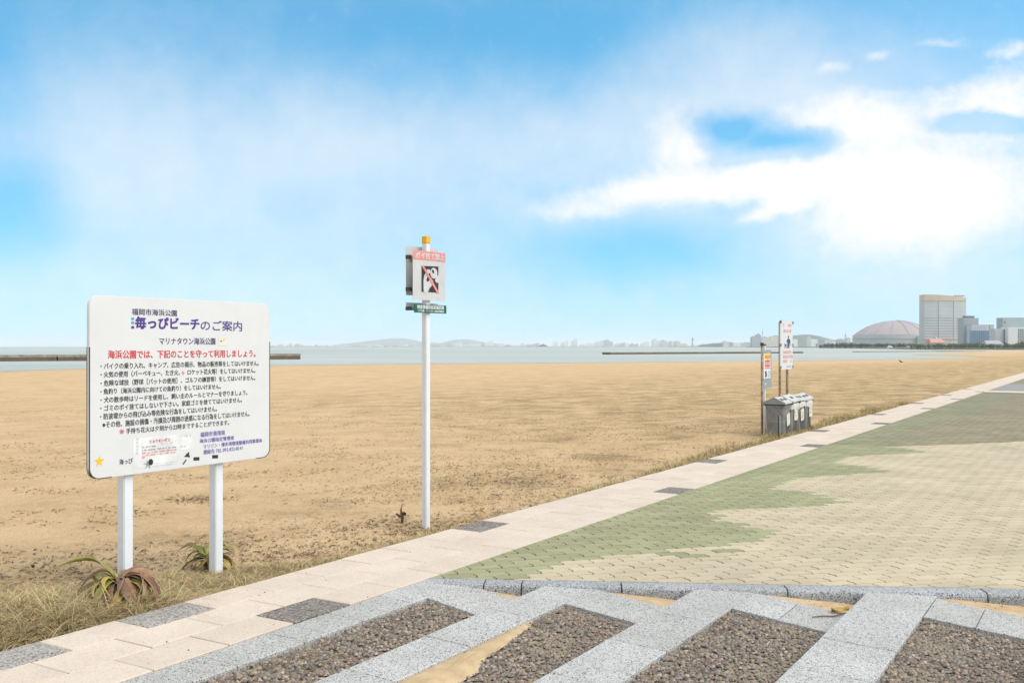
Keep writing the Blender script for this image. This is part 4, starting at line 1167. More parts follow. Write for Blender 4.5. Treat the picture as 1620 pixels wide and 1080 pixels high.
def samp_turf(n):
    # sparse dead turf over the sand further along
    Y = rng.uniform(8, 34, n); X = (rng.uniform(-300, 900, n))/F*Y; u = X*N[0]+Y*N[1]; s = X*D[0]+Y*D[1]
    lim = np.interp(s, [6, 10, 18, 30, 40], [1.4, 3.2, 7, 15, 22]); f = fbm(X*.8, Y*.8, 61, 4)
    keep = (u > 4.9) & (u < 4.9+lim) & (f > .5+.12*np.clip((u-4.9)/lim, 0, 1))
    return np.where(keep, u, 0), s
grass_patch('sparse_turf', 90000, samp_turf, (.02, .065), 'sparse dead turf scattered over the sand beyond the litter sign', .2, .007, (.5, 1.4), (.2, .6))

def twigs(name, P, size, cols, label, cat):
    """small curled scraps of dry weed lying on the sand"""
    n = len(P); Z = sand_z(P[:, 0], P[:, 1]); a = rng.random(n)*2*math.pi; c = rng.normal(0, 1.1, n); L = size*rng.uniform(.5, 1.6, n); w = L*rng.uniform(.05, .16, n)
    V = np.zeros((n, 8, 3)); x = P[:, 0].copy(); y = P[:, 1].copy()
    for k in range(4):
        dx, dy = np.cos(a), np.sin(a); ww = w*(1 if 0 < k < 3 else .4); zz = Z+.003+L*rng.uniform(0, .22, n)*(k in (1, 2))
        V[:, 2*k] = np.column_stack([x-dy*ww, y+dx*ww, zz]); V[:, 2*k+1] = np.column_stack([x+dy*ww, y-dx*ww, zz+w*.5])
        x = x+dx*L/3; y = y+dy*L/3; a = a+c*.5
    q = np.array([(0, 1, 3, 2), (2, 3, 5, 4), (4, 5, 7, 6)]); Fc = (q[None]+(np.arange(n)*8)[:, None, None]).reshape(-1, 4)
    o = mesh_np(name, V.reshape(-1, 3), Fc, TWIG, cols=np.repeat(cols, 8, 0)); o['kind'] = 'stuff'; tag(o, label, cat); return o
def weed_cols(n): return np.array([(.10, .065, .035), (.15, .10, .055), (.21, .15, .085), (.07, .05, .03), (.28, .215, .13)])[rng.choice(5, n, p=[.25, .28, .22, .1, .15])]*rng.uniform(.8, 1.2, (n, 1))
def build_flotsam():
    Y = 6+34*rng.random(70000)**1.4; X = rng.uniform(-840, 760, 70000)/F*Y; u, s = to_us(X, Y)
    f = fbm(X*.55, Y*.9, 71, 4); g = fbm(X*2.4, Y*2.4, 75, 3)
    keep = (u > 4.95) & (f*.6+g*.4 > .515+.003*np.clip(u-5, 0, 30)) & (rng.random(len(X)) < .8)
    P = np.column_stack([X, Y])[keep]
    blobs = [(560, 803, .5, .12, 260), (700, 812, .5, .10, 420), (760, 745, .9, .25, 420), (840, 742, 1.1, .35, 700), (620, 750, .5, .15, 170), (315, 763, .22, .07, 340), (560, 768, .3, .1, 110), (480, 845, .6, .15, 300), (600, 850, .5, .12, 320),
             (520, 865, .5, .1, 260), (110, 838, .6, .16, 160), (420, 850, .4, .12, 160), (860, 700, 1.4, .5, 260), (420, 740, .8, .3, 130), (760, 835, .3, .05, 140), (880, 660, 2.0, .8, 150), (60, 890, .5, .15, 200)]
    ex = [P]
    for px, py, rx, ry, n in blobs:
        c = gpx(px, py); ex.append(np.column_stack([rng.normal(c[0], rx, n), rng.normal(c[1], ry*2.2, n)]))
    P = np.concatenate(ex); u, s = to_us(P[:, 0], P[:, 1]); P = P[u > 4.9]
    twigs('dry_seaweed', P, .036, weed_cols(len(P)), 'scraps of brown dried seaweed and twigs strewn over the sand', 'seaweed')
build_flotsam()

# ---- strap-leaved plants by the board's posts
def strap_leaf(parent, az, L, W, rise, droop, col, tip, twist=0.0, z=.05, r0=.03):
    n = 13; V = []; cols = []; q1 = random.Random(int(abs(az)*1e4+L*1e5)); sweep = q1.uniform(-.9, .9); ph = q1.uniform(0, 6)
    for k in range(n):
        t = k/(n-1); dx, dy = math.cos(az+sweep*t*t), math.sin(az+sweep*t*t)
        out = r0+L*(t*(1-.25*rise))+.012*math.sin(ph+t*5); up = z+L*(rise*t*1.25-droop*t*t*1.35)
        w = W*(.30+.72*math.sin(math.pi*min(1, t*.8+.16)))*(1+.14*math.sin(ph*2+t*9))*(1 if t < .72 else max(.04, 1-(t-.72)/.28)**.8)/1.0
        an = twist*t; cx, cy = dx*out, dy*out
        for q, lift in ((-1, .22), (0, 0), (1, .22)):
            ox = q*w/2*math.cos(an); oz = lift*w+q*w/2*math.sin(an)
            V.append((cx-dy*ox, cy+dx*ox, max(up+oz, -.02))); c = np.array(col)*(1-t**2)+np.array(tip)*t**2; cols.append(c*(1.1 if q else .85)*q1.uniform(.72, 1.25))
    Fc = [(k*3+q, k*3+q+1, k*3+q+4, k*3+q+3) for k in range(n-1) for q in range(2)]
    o = mesh_np('leaf', V, Fc, LEAFM, parent, smooth=True, cols=np.clip(np.array(cols), 0, 1))
    md = o.modifiers.new('thick', 'SOLIDIFY'); md.thickness = .004
    return o
def build_plants():
    GR = [(.20, .21, .04), (.25, .25, .055), (.16, .175, .04), (.30, .28, .07)]; YE = [(.42, .32, .07), (.38, .30, .09)]; BR = [(.30, .16, .085), (.22, .13, .07), (.36, .22, .13), (.16, .085, .05)]
    rr = random.Random(5)
    def plant(px, py, lab, leaves, z_up, sc, extra=0):
        X, Y, _ = gpx(px, py); z0 = float(sand_z(np.array([X]), np.array([Y]))[0])
        root = empty('strap_leaf_plant', (X, Y, z0)); tag(root, lab, 'plant', 'strap leaved plants at the notice board')
        m = MB(); m.tube([(0, 0, -.05), (0, 0, z_up*.6), (0, 0, z_up)], [.05*sc, .045*sc, .02*sc], 10); m.build('stem', plain('plant_stem', (.20, .17, .07), .8, .3, 40), root, smooth=True)
        leaves = leaves+[(rr.uniform(0, 360), rr.uniform(.16, .34), rr.uniform(.03, .055), rr.uniform(.25, .9), rr.uniform(.75, 1.2), rr.choice('bbbgby')) for _ in range(extra)]
        for az, L, W, rise, droop, kind in leaves:
            pal = {'g': GR, 'y': YE, 'b': BR}[kind]; tip = rr.choice(BR if kind != 'y' else YE+BR[:1]) if rr.random() < .6 else rr.choice(pal)
            strap_leaf(root, R(az)+rr.uniform(-.25, .25), L*sc*rr.uniform(.7, 1.1), W*sc, rise, droop, rr.choice(pal), tip, rr.uniform(-1.1, 1.1), z_up*rr.uniform(.55, 1.0))
    plant(188, 932, 'large sprawling plant with green, yellow and withered brown leaves before the left post',
          [(165, .40, .06, .62, .42, 'g'), (150, .36, .055, .75, .62, 'g'), (185, .34, .055, .5, .6, 'g'), (200, .30, .05, .35, .6, 'y'), (130, .30, .05, .7, .7, 'g'), (20, .34, .07, .42, .55, 'g'), (-5, .36, .075, .36, .62, 'g'), (-20, .36, .065, .3, .75, 'y'),
           (40, .32, .06, .5, .6, 'b'), (10, .38, .06, .45, .75, 'b'), (-35, .36, .06, .25, .8, 'b'), (-60, .30, .065, .2, .85, 'b'), (-80, .28, .06, .15, .85, 'b'), (-95, .28, .07, .2, .9, 'b'), (-115, .26, .05, .2, .8, 'g'), (60, .30, .05, .55, .6, 'b'),
           (90, .28, .05, .6, .6, 'b'), (110, .30, .05, .6, .6, 'g'), (-45, .38, .05, .35, .8, 'y'), (-10, .42, .05, .5, .85, 'b'), (0, .40, .045, .4, .9, 'b'), (-140, .28, .05, .3, .8, 'b'), (-165, .32, .05, .45, .75, 'g'), (25, .4, .05, .35, .8, 'b'), (175, .25, .06, .8, .9, 'g'), (80, .22, .05, .9, .9, 'b'), (-30, .26, .055, .6, 1.0, 'b'), (-70, .22, .055, .5, 1.1, 'g'), (15, .28, .05, .7, .9, 'b')], .19, .95, 30)
    plant(331, 868, 'smaller olive green plant with arching leaves behind the right post',
          [(170, .30, .045, .75, .62, 'g'), (185, .32, .05, .55, .7, 'g'), (150, .26, .045, .8, .55, 'g'), (200, .26, .055, .4, .9, 'g'), (20, .30, .05, .7, .55, 'g'), (0, .34, .055, .62, .6, 'g'), (-15, .36, .05, .5, .9, 'y'), (40, .28, .045, .8, .6, 'g'), (-95, .24, .06, .25, 1.0, 'y'),
           (-75, .22, .05, .3, 1.0, 'y'), (-120, .22, .045, .3, .95, 'b'), (-40, .3, .05, .45, .95, 'y'), (70, .26, .045, .8, .6, 'g'), (110, .26, .045, .8, .6, 'g'), (-150, .26, .05, .5, .85, 'b'), (-5, .38, .045, .5, .85, 'g')], .11, .9, 8)
build_plants()

# ---- small things on the sand and the paving
def build_small_things():
    # stalk with a pale base standing in the sand left of the pole
    X, Y, _ = gpx(636, 800); z0 = float(sand_z(np.array([X]), np.array([Y]))[0])
    root = empty('withered_stalk', (X, Y, z0)); tag(root, 'small withered stalk with pale papery base left of the litter sign pole', 'dead plant')
    m = MB(); m.tube([(0, 0, -.02), (.005, 0, .06), (-.01, 0, .12), (.0, 0, .17)], [.012, .016, .009, .004], 7); m.build('stem', plain('withered_stem', (.12, .07, .035), .9, .3, 40), root, smooth=True)
    for k in range(7):
        m = MB(); a = k*.9; x, y = math.cos(a)*.07, math.sin(a)*.04; zb = .03+.008*k
        m.add([(0, 0, zb), (x*.6-.01, y, zb+.035), (x, y, zb+.02), (x*.6+.012, y, zb-.01)], [(0, 1, 2, 3)])
        o = m.build('leaf', plain('papery_leaf', (.62, .52, .38), .9) if k < 4 else plain('brown_leaf', (.13, .08, .04), .9), root); o.modifiers.new('t', 'SOLIDIFY').thickness = .003
    # dark lumps
    for px, py, r, lab in ((620, 833, .024, 'dark brown cone lying on the sand below the withered stalk'), (52, 864, .018, 'small dark lump on the sand at the far left'), (1276, 677, .045, 'small black lump at the foot of the bins')):
        X, Y, _ = gpx(px, py); z0 = float(sand_z(np.array([X]), np.array([Y]))[0]); m = MB(); bm = bmesh.new(); bmesh.ops.create_icosphere(bm, subdivisions=2, radius=r)
        for v in bm.verts: v.co *= .75+.5*mnoise.noise(v.co*60); v.co.z *= .8
        m.add([v.co for v in bm.verts], [tuple(q.index for q in f.verts) for f in bm.faces]); bm.free()
        o = m.build('dark_lump', plain('dark_husk', (.055, .032, .02), .9, .3, 60), None, smooth=False); o.location = (X, Y, z0+r*.55); tag(o, lab, 'debris')
    # crow standing far out on the beach
    X, Y, _ = gpx(1425, 577.2, -.62); z0 = float(sand_z(np.array([X]), np.array([Y]))[0])
    root = empty('crow', (X, Y, z0), R(160)); tag(root, 'black crow standing far out on the sand near the water', 'bird')
    BK = plain('crow_feathers', (.012, .012, .014), .5, .2, 20)
    m = MB(); m.tube([(-.20, 0, .13), (-.12, 0, .17), (0, 0, .20), (.09, 0, .25), (.13, 0, .31), (.17, 0, .335), (.21, 0, .33)], [.02, .055, .085, .065, .045, .04, .012], 12); m.build('body', BK, root, smooth=True)
    m = MB(); m.tube([(.20, 0, .332), (.27, 0, .318)], [.014, .003], 6); m.build('beak', BK, root)
    m = MB(); m.box((-.26, 0, .11), (.16, .06, .015)); m.build('tail', BK, root)
    for y in (-.03, .03):
        m = MB(); m.tube([(0, y, .14), (.015, y, .06), (0, y, 0)], .007, 5); m.build('leg', BK, root)
    # curled leaf and twig against the kerb
    X, Y, _ = gpx(1328, 965, -.06)
    o = MB(); V = []
    for k in range(7):
        t = k/6; w = .028*math.sin(math.pi*min(.98, t+.06)); V += [(t*.13-.06, -w, .012+.03*(t-.5)**2*4*.5), (t*.13-.06, 0, .004), (t*.13-.06, w, .016+.03*(t-.5)**2*2)]
    o.add(V, [(k*3+q, k*3+q+1, k*3+q+4, k*3+q+3) for k in range(6) for q in range(2)])
    u_, s_ = to_us(X, Y)
    o = o.build('dry_leaf', plain('yellow_dry_leaf', (.42, .27, .07), .8, .3, 60), None, smooth=True); o.location = (X, Y, bay_z(u_, 2)+.004); o.rotation_euler = (.1, 0, R(20)); tag(o, 'curled yellow dry leaf lying against the kerb beside the granite band', 'leaf')
    o.modifiers.new('t', 'SOLIDIFY').thickness = .002
    m = MB(); p = [gpx(1285, 975, -.055), gpx(1300, 971, -.05), gpx(1318, 970, -.05), gpx(1340, 962, -.045)]
    m.tube([(a, b, bay_z(to_us(a, b)[0], 2)+.006) for a, b, _ in p], [.003, .004, .004, .002], 6); o = m.build('twig', plain('brown_twig', (.17, .09, .05), .9), None); tag(o, 'thin brown twig lying on the granite below the dry leaf', 'twig')
    # black grit scattered on the stone
    n = 260; V = []; Fc = []; rr = random.Random(9)
    for k in range(n):
        px, py = rr.choice([(rr.uniform(660, 800), rr.uniform(920, 950)), (rr.uniform(880, 1060), rr.uniform(935, 972)), (rr.uniform(1150, 1330), rr.uniform(940, 980)), (rr.uniform(1440, 1620), rr.uniform(945, 1000)), (rr.uniform(0, 700), rr.uniform(900, 1050)), (rr.uniform(900, 1620), rr.uniform(640, 925))])
        X, Y, _ = gpx(px, py); u_, s_ = to_us(X, Y)
        if u_ > 4.85: continue
        z = 0.001
        if s_ < kerb_s(u_)-.15 and u_ < 3.95:
            i = max(q for q in range(6) if BANDS[q][0] >= u_) if u_ < 3.952 else 0
            X, Y, _ = gpx(px, py, bay_z(u_, min(i, 4))); z = bay_z(u_, min(i, 4))+.001
        r = rr.uniform(.002, .0065); b = len(V); a = rr.random()*6
        V += [(X+r*math.cos(a+q*1.57)*rr.uniform(.6, 1.3), Y+r*math.sin(a+q*1.57)*rr.uniform(.6, 1.3), z) for q in range(4)]+[(X, Y, z+r*.9)]
        Fc += [(b+q, b+(q+1) % 4, b+4) for q in range(4)]
    m = MB(); m.add(V, Fc); o = m.build('black_grit', DKTRIM, None); tag(o, 'black grit scattered over the paving stones', 'grit', kind='stuff')
build_small_things()

# ================================================================== BREAKWATERS AND THE FAR SHORE
CONC = plain('weathered_breakwater_concrete', (.30, .265, .20), .9, .25, .6, dirt=((.15, .115, .08), .5, .8))
CONCD = plain('wet_breakwater_stone', (.10, .075, .055), .8, .3, .8)
def breakwater(pa, pb, ytop, lab, seg=14.0, wid=4.0, dark_end=None):
    """pa, pb: waterline end points in pixels; stones under a concrete cap"""
    A = np.array(gpx(pa[0], pa[1], SEA)[:2]); B = np.array(gpx(pb[0], pb[1], SEA)[:2])
    ht = H+(HOR-ytop)/F*B[1]-SEA
    L = np.linalg.norm(B-A); t = (B-A)/L; ang = math.atan2(t[1], t[0]); nrm = np.array([-t[1], t[0]])
    root = empty('breakwater', (A[0], A[1], SEA), ang); tag(root, lab, 'breakwater')
    n = max(3, int(L/seg)); sl = L/n
    for k in range(n):
        m = MB(); m.box((sl*(k+.5), wid/2, ht*.80), (sl-.06, wid, ht*.40)); o = m.build('cap_block', CONC, root); o.location.z = random.uniform(-.03, .03)
        m = MB(); x = sl*k
        V = [(x+.1, -.25, -.8), (x+sl-.1, -.25, -.8), (x+sl-.1, wid+.25, -.8), (x+.1, wid+.25, -.8), (x+.1, .06, ht*.62), (x+sl-.1, .06, ht*.62), (x+sl-.1, wid-.06, ht*.62), (x+.1, wid-.06, ht*.62)]
        m.add(V, [(3, 2, 1, 0), (4, 5, 6, 7), (0, 1, 5, 4), (1, 2, 6, 5), (2, 3, 7, 6), (3, 0, 4, 7)]); m.build('wall_block', CONCD, root)
breakwater((-230, 573.2), (476, 568.2), 559.2, 'long brown concrete breakwater passing behind the notice board')
breakwater((966, 560.6), (1271, 558.5), 555.6, 'low concrete breakwater crossing behind the dog walking sign', 18)
breakwater((1360, 556.7), (1560, 555.6), 554.7, 'short dark breakwater on the water below the dome', 20)

def far_land(name, pts, ztop, mat, base=SEA-2):
    m = MB(); m.prism(pts, base, ztop); o = m.build(name, mat); tag(o, kind='structure'); return o
def pd(x, Y): return ((x-810)/F*Y, Y)
QUAY = plain('quay_ground', (.20, .21, .15), .95, .3, .02); FARG = plain('far_coast_ground', (.25, .26, .22), .95, .25, .004)
far_land('far_shore', [pd(1290, 2300), pd(1340, 1500), pd(1400, 1050), pd(1480, 800), pd(1640, 760), pd(2300, 800), pd(2300, 4200), pd(1200, 4600), pd(1180, 3200)], SEA+1.3, QUAY)
far_land('harbour_shore', [pd(1090, 5200), pd(1310, 4700), pd(1420, 4700), pd(1420, 7000), pd(1050, 7000)], SEA+2.0, FARG)
far_land('city_shore', [pd(330, 8600), pd(700, 8000), pd(1130, 7600), pd(1130, 9500), pd(300, 10000)], SEA+2.5, FARG)

def bmat(name, col, var=.05): return plain(name, col, .75, var, .03)
BM = {'white': bmat('white_render', (.74, .74, .72)), 'pale': bmat('pale_grey_cladding', (.52, .53, .53)), 'cream': bmat('cream_render', (.62, .57, .48)), 'grey': bmat('grey_cladding', (.36, .38, .40)), 'teal': bmat('grey_green_cladding', (.33, .39, .39)),
      'bronze': bmat('apricot_band', (.66, .50, .36)), 'dark': bmat('dark_recess', (.12, .13, .15)), 'blue': plain('blue_curtain_glass', (.08, .22, .36), .2, .15, .02), 'window': plain('window_glass', (.05, .065, .085), .2, .2, .05), 'red': bmat('red_tile_roof', (.52, .29, .23)), 'pinkgrey': bmat('titanium_dome', (.42, .345, .345), .08), 'rose': bmat('rose_dome_panel', (.38, .32, .325), .06)}
def zpx(y, Y): return H+(HOR-y)/F*Y
def px2x(x, Y): return (x-810)/F*Y
def tower(name, lab, cat, Y): return tag(empty(name, (0, Y, 0)), lab, cat)

def build_hotel():
    Y = 2700.0; xa, xb = px2x(1460, Y), px2x(1527, Y); cx = (xa+xb)/2
    root = tag(empty('hotel_tower', (cx, Y, SEA+1.3)), 'tall pale hotel slab with an apricot crown behind the dome', 'building')
    zb = SEA+1.3; z1 = zpx(476.5, Y)-zb
    seam = [px2x(1481, Y)-cx, px2x(1505, Y)-cx]; edges = [xa-cx, seam[0], seam[1], xb-cx]
    front = lambda x: -14+12*((x-(xa-cx))/(xb-xa)-.42)**2*2.2       # the long face bends
    m = MB()
    for k in range(3):
        a, b = edges[k]+(.7 if k else 0), edges[k+1]-(.7 if k < 2 else 0)
        m.prism([(a, front(a)), (b, front(b)), (b, 24), (a, 24)], 0, z1)
    m.build('wall', BM['pale'], root)
    m = MB()
    for s_ in seam: m.prism([(s_-1.1, front(s_)+2.5), (s_+1.1, front(s_)+2.5), (s_+1.1, 20), (s_-1.1, 20)], 0, z1-1)
    m.build('seam_recess', BM['grey'], root)
    fl = 32
    for k in range(fl):
        z = 10+(z1-14)*k/(fl-1); m = MB()
        for q in range(3):
            a, b = edges[q]+1.2, edges[q+1]-1.2
            m.prism([(a, front(a)-.45), (b, front(b)-.45), (b, front(b)+.6), (a, front(a)+.6)], z, z+1.15)
        m.build('floor_band', BM['grey'] if k < 20 and k % 2 else BM['white'], root)
    # crown, sloping slightly to the right
    a, b = edges[0], edges[3]; zl, zr = zpx(466, Y)-zb, zpx(471, Y)-zb; m = MB()
    nn = 8; V = []
    for k in range(nn+1):
        x = a+(b-a)*k/nn; zt = zl+(zr-zl)*((k/nn)**1.8); y0 = front(x)-.8; V += [(x, y0, z1+.3), (x, y0, zt), (x, 24, zt), (x, 24, z1+.3)]
    Fc = [(k*4+q, k*4+(q+1) % 4, k*4+4+(q+1) % 4, k*4+4+q) for k in range(nn) for q in range(4)]+[(0, 1, 2, 3), (nn*4+3, nn*4+2, nn*4+1, nn*4)]
    m.add(V, Fc); m.build('crown', BM['bronze'], root)
    m = MB(); m.box((b-14, 6, (zl+zr)/2+1.2), (24, 16, 3)); m.build('roof_plant', BM['grey'], root)
    # podium
    m = MB(); m.box(((a+b)/2+5, -16, 9), ((b-a)*1.12, 30, 18)); m.build('podium', BM['cream'], root)
    m = MB(); m.box(((a+b)/2+5, -16, 18.8), ((b-a)*1.13, 31, 1.6)); m.build('podium_roof', BM['red'], root)
build_hotel()

def build_dome():
    Y = 2950.0; cx = px2x(1441, Y); Rr = 66/F*Y; zb = SEA+1.3
    root = tag(empty('stadium_dome', (cx, Y+Rr, zb)), 'wide pinkish grey stadium dome left of the tall hotel', 'stadium')
    zd = zpx(529, Y)-zb; zt = zpx(505.5, Y)-zb
    m = MB(); n = 72; m.prism([(Rr*math.cos(2*math.pi*k/n), Rr*math.sin(2*math.pi*k/n)) for k in range(n)], 0, zd); m.build('drum', BM['pale'], root)
    m = MB(); n = 72; m.prism([(Rr*1.01*math.cos(2*math.pi*k/n), Rr*1.01*math.sin(2*math.pi*k/n)) for k in range(n)], zd*.62, zd*.70); m.build('ring_band', BM['grey'], root)
    # three roof shells, one overlapping the next
    hcap = zt-zd; rs = (Rr*Rr+hcap*hcap)/(2*hcap); ph = math.asin(Rr/rs)
    for a0, a1, k, mt in ((-150, -35, 1.0, 'rose'), (-35, 100, .972, 'pinkgrey'), (100, 210, .965, 'pinkgrey')):
        V = []; Fc = []; na, nr = 30, 14
        for r in range(nr+1):
            p = ph*r/nr
            for q in range(na+1):
                a = R(a0+(a1-a0)*q/na); V.append((rs*math.sin(p)*math.cos(a)*k, rs*math.sin(p)*math.sin(a)*k, zd+(rs*math.cos(p)-rs*math.cos(ph))*k+.3))
        for r in range(nr):
            for q in range(na): i = r*(na+1)+q; Fc.append((i, i+1, i+na+2, i+na+1))
        m = MB(); m.add(V, Fc); o = m.build('roof_shell', BM[mt], root); o.modifiers.new('t', 'SOLIDIFY').thickness = 2.0
        for q in range(3, na, 6):
            m = MB(); pts = []
            for r in range(1, nr+1):
                p = ph*r/nr; a = R(a0+(a1-a0)*q/na); pts.append((rs*math.sin(p)*math.cos(a)*k, rs*math.sin(p)*math.sin(a)*k, zd+(rs*math.cos(p)-rs*math.cos(ph))*k+1.3))
            m.tube(pts, .55, 5); m.build('seam', BM['grey'], o)
    m = MB()
    m.box((px2x(1455, Y)-cx, -Rr*1.06, 16), (12/F*Y, 10, 32)); m.build('stair_block', BM['teal'], root)
build_dome()

def build_offices():
    # stepped block with blue glass
    Y = 2500.0; zb = SEA+1.3
    root = tag(empty('glass_office_block', (px2x(1549, Y), Y, zb)), 'grey office block with blue glass front and a round capped tower', 'building'); cx = px2x(1549, Y)
    def bx(x0, x1, y0, y1, dep, dy, mt, name, parent=root):
        m = MB(); a, b = px2x(x0, Y)-cx, px2x(x1, Y)-cx; za, zt = max(0, zpx(y1, Y)-zb), zpx(y0, Y)-zb
        m.box(((a+b)/2, dy+dep/2, (za+zt)/2), (b-a, dep, zt-za)); return m.build(name, BM[mt], parent)
    tw = bx(1529.5, 1553.5, 502.5, 552, 34, 18, 'teal', 'tower')
    for k in range(6): bx(1532+k*3.6, 1532.9+k*3.6, 505, 520, 1, 17.2, 'grey', 'mullion', tw)
    bx(1536, 1548.5, 499, 502.4, 22, 24, 'dark', 'roof_plant', tw)
    fb = bx(1533.5, 1561.0, 513.5, 552, 30, -14, 'pale', 'front_block')
    bx(1562.3, 1568.8, 513.5, 552, 30, -13, 'pale', 'side_block'); bx(1561, 1562.3, 514, 552, 28, -11, 'dark', 'joint_recess'); bx(1569, 1571.5, 522, 552, 26, -8, 'grey', 'rear_block')
    gl = bx(1529.2, 1556.5, 523.2, 552, 12, -27.5, 'blue', 'glass_front')
    for k in range(1, 8): bx(1529.2+k*3.4, 1529.5+k*3.4, 523.4, 545, .5, -28.1, 'grey', 'mullion', gl)
    for k in range(1, 6): bx(1529.2, 1556.5, 523.2+k*3.6, 523.5+k*3.6, .5, -28.3, 'teal', 'transom', gl)
    # right-hand group with a grid of windows
    Y = 2250.0; root = tag(empty('window_grid_block', (px2x(1610, Y), Y, zb)), 'white block with a grid of dark windows at the right edge', 'building'); cx = px2x(1610, Y)
    def bx2(x0, x1, y0, y1, dep, dy, mt, name, parent=root):
        m = MB(); a, b = px2x(x0, Y)-cx, px2x(x1, Y)-cx; za, zt = max(0, zpx(y1, Y)-zb), zpx(y0, Y)-zb
        m.box(((a+b)/2, dy+dep/2, (za+zt)/2), (b-a, dep, zt-za)); return m.build(name, BM[mt], parent)
    bx2(1577, 1591.5, 519.8, 552, 30, 6, 'pale', 'left_wing'); bx2(1589.6, 1591.0, 521.5, 541, 1, 4.6, 'dark', 'stair_glazing')
    bx2(1595.5, 1650, 501.8, 520, 30, 26, 'teal', 'upper_tower'); bx2(1597.5, 1600, 508, 510.2, .8, 24.8, 'dark', 'louvre')
    mb = bx2(1591.8, 1650, 517.2, 552, 34, -10, 'white', 'main_wall')
    for r in range(9):
        for c in range(12):
            x = 1607+c*3.05; y = 520.5+r*2.9; w = bx2(x, x+2.1, y, y+1.7, 1.0, -10.6, 'window', 'window', root)
build_offices()

def small_building(name, lab, x0, x1, ytop, Y, mt, roof=None, zb=SEA+1.3, group=None, cat='building', step=False, dep=None):
    w = (x1-x0)/F*Y; cx = px2x((x0+x1)/2, Y); h = zpx(ytop, Y)-zb; dep = dep or max(8, min(w, 40))
    root = tag(empty(name, (cx, Y, zb)), lab, cat, group)
    m = MB(); m.box((0, dep/2, h/2-.5), (w, dep, h+1)); m.build('wall', BM[mt], root)
    if roof == 'gable':
        m = MB(); a, b = w*.53, dep*.55; m.add([(-a, -b+dep/2, h), (a, -b+dep/2, h), (a, b+dep/2, h), (-a, b+dep/2, h), (-a*.8, dep/2, h+dep*.28), (a*.8, dep/2, h+dep*.28)], [(0, 1, 5, 4), (2, 3, 4, 5), (3, 0, 4), (1, 2, 5), (3, 2, 1, 0)]); m.build('roof', BM['red' if mt == 'cream' else 'grey'], root)
    else:
        m = MB(); m.box((w*.1*(1 if step else -1), dep*.5, h+h*.05), (w*.45, dep*.5, h*.1)); m.build('roof_plant', BM['grey'], root)
    nb = max(1, int(h/7)); 
    if w > 14 and Y < 3500:
        for k in range(min(nb, 6)):
            m = MB(); z = h*(k+.45)/min(nb, 6); m.box((0, -.2, z), (w*.88, .5, h/min(nb, 6)*.36)); m.build('window_band', BM['window'] if mt != 'window' else BM['dark'], root)
    return root
# low things along the near part of the far shore
small_building('beach_house', 'cream waterfront house with a red tiled roof under the hotel', 1473, 1496, 542.0, 1130, 'cream', 'gable')
small_building('clock_turret', 'small pale turret beside the red roofed house', 1481, 1484.5, 535.5, 1160, 'white', 'gable', cat='tower')
small_building('pavilion', 'low white pavilion among trees right of the hotel', 1562, 1590, 546.2, 1150, 'white', 'gable')
small_building('boat_house', 'low pale green boathouse near the right edge', 1590, 1602, 547.4, 1120, 'teal')
small_building('waterfront_hall', 'small white waterfront hall left of the red roofed house', 1441, 1462, 546.8, 1300, 'white')
small_building('kiosk', 'tiny white kiosk in front of the palm grove', 1508, 1518, 548.4, 1000, 'white', 'gable')
small_building('boat_shed', 'tiny white shed with sloping roof right of the palm grove', 1522, 1530, 548.0, 1000, 'pale', 'gable')
small_building('jetty_hut', 'tiny white hut on the quay below the dome', 1406, 1413, 550.0, 1020, 'white', 'gable')
# harbour district in the middle distance
HB = [(1145, 1153, 540, 'pale'), (1153, 1160, 541.5, 'grey'), (1160, 1172, 543, 'white'), (1172, 1190, 542, 'pale'), (1190, 1197, 533, 'grey'), (1197, 1204, 529.5, 'grey'), (1206, 1219, 534, 'cream'), (1219, 1235, 532, 'cream'), (1255, 1262, 536.5, 'white'), (1276, 1283, 532.5, 'pale'),
      (1283, 1294, 536.5, 'white'), (1294, 1305, 543, 'grey'), (1305, 1316, 537.5, 'pale'), (1316, 1322, 540, 'white'), (1326, 1340, 537, 'grey'), (1340, 1346, 535, 'cream'), (1346, 1356, 541, 'pale'), (1358, 1368, 538.5, 'white'), (1368, 1376, 541, 'pale')]
ORD = 'first second third fourth fifth sixth seventh eighth ninth tenth eleventh twelfth thirteenth fourteenth fifteenth sixteenth seventeenth eighteenth nineteenth twentieth twenty-first twenty-second twenty-third twenty-fourth twenty-fifth'.split()
TONE = {'pale': 'pale grey', 'grey': 'grey', 'white': 'white', 'cream': 'cream'}
for i, (a, b, yt, mt) in enumerate(HB):
    side = 'left of' if b < 1236 else 'right of'
    small_building('harbour_building', 'distant %s harbour building, %s from the left among those %s the dog sign' % (TONE[mt], ORD[i if b < 1236 else i-8], side), a, b, yt, 5000+(i*137) % 500, mt, zb=SEA+2.0, group='harbour buildings in the middle distance', step=i % 2, dep=40)
def mast(name, lab, x, ytop, Y, w, mt, kind='lattice'):
    z = SEA+2; h = zpx(ytop, Y)-z; root = tag(empty(name, (px2x(x, Y), Y, z)), lab, 'tower')
    m = MB(); m.tube([(0, 0, -1), (0, 0, h*.5), (0, 0, h*.78)], [w, w*.6, w*.5], 8); m.build('shaft', BM[mt], root)
    m = MB(); m.tube([(0, 0, h*.60), (0, 0, h*.68), (0, 0, h*.72)], [w*.8, w*1.7, w*1.0], 10); m.build('deck', BM[mt], root)
    m = MB(); m.tube([(0, 0, h*.76), (0, 0, h)], [w*.35, w*.12], 6); m.build('spire', BM[mt], root)
mast('harbour_tower', 'slim grey harbour tower rising from the far skyline', 1095.5, 530.5, 7000, 7, 'grey')
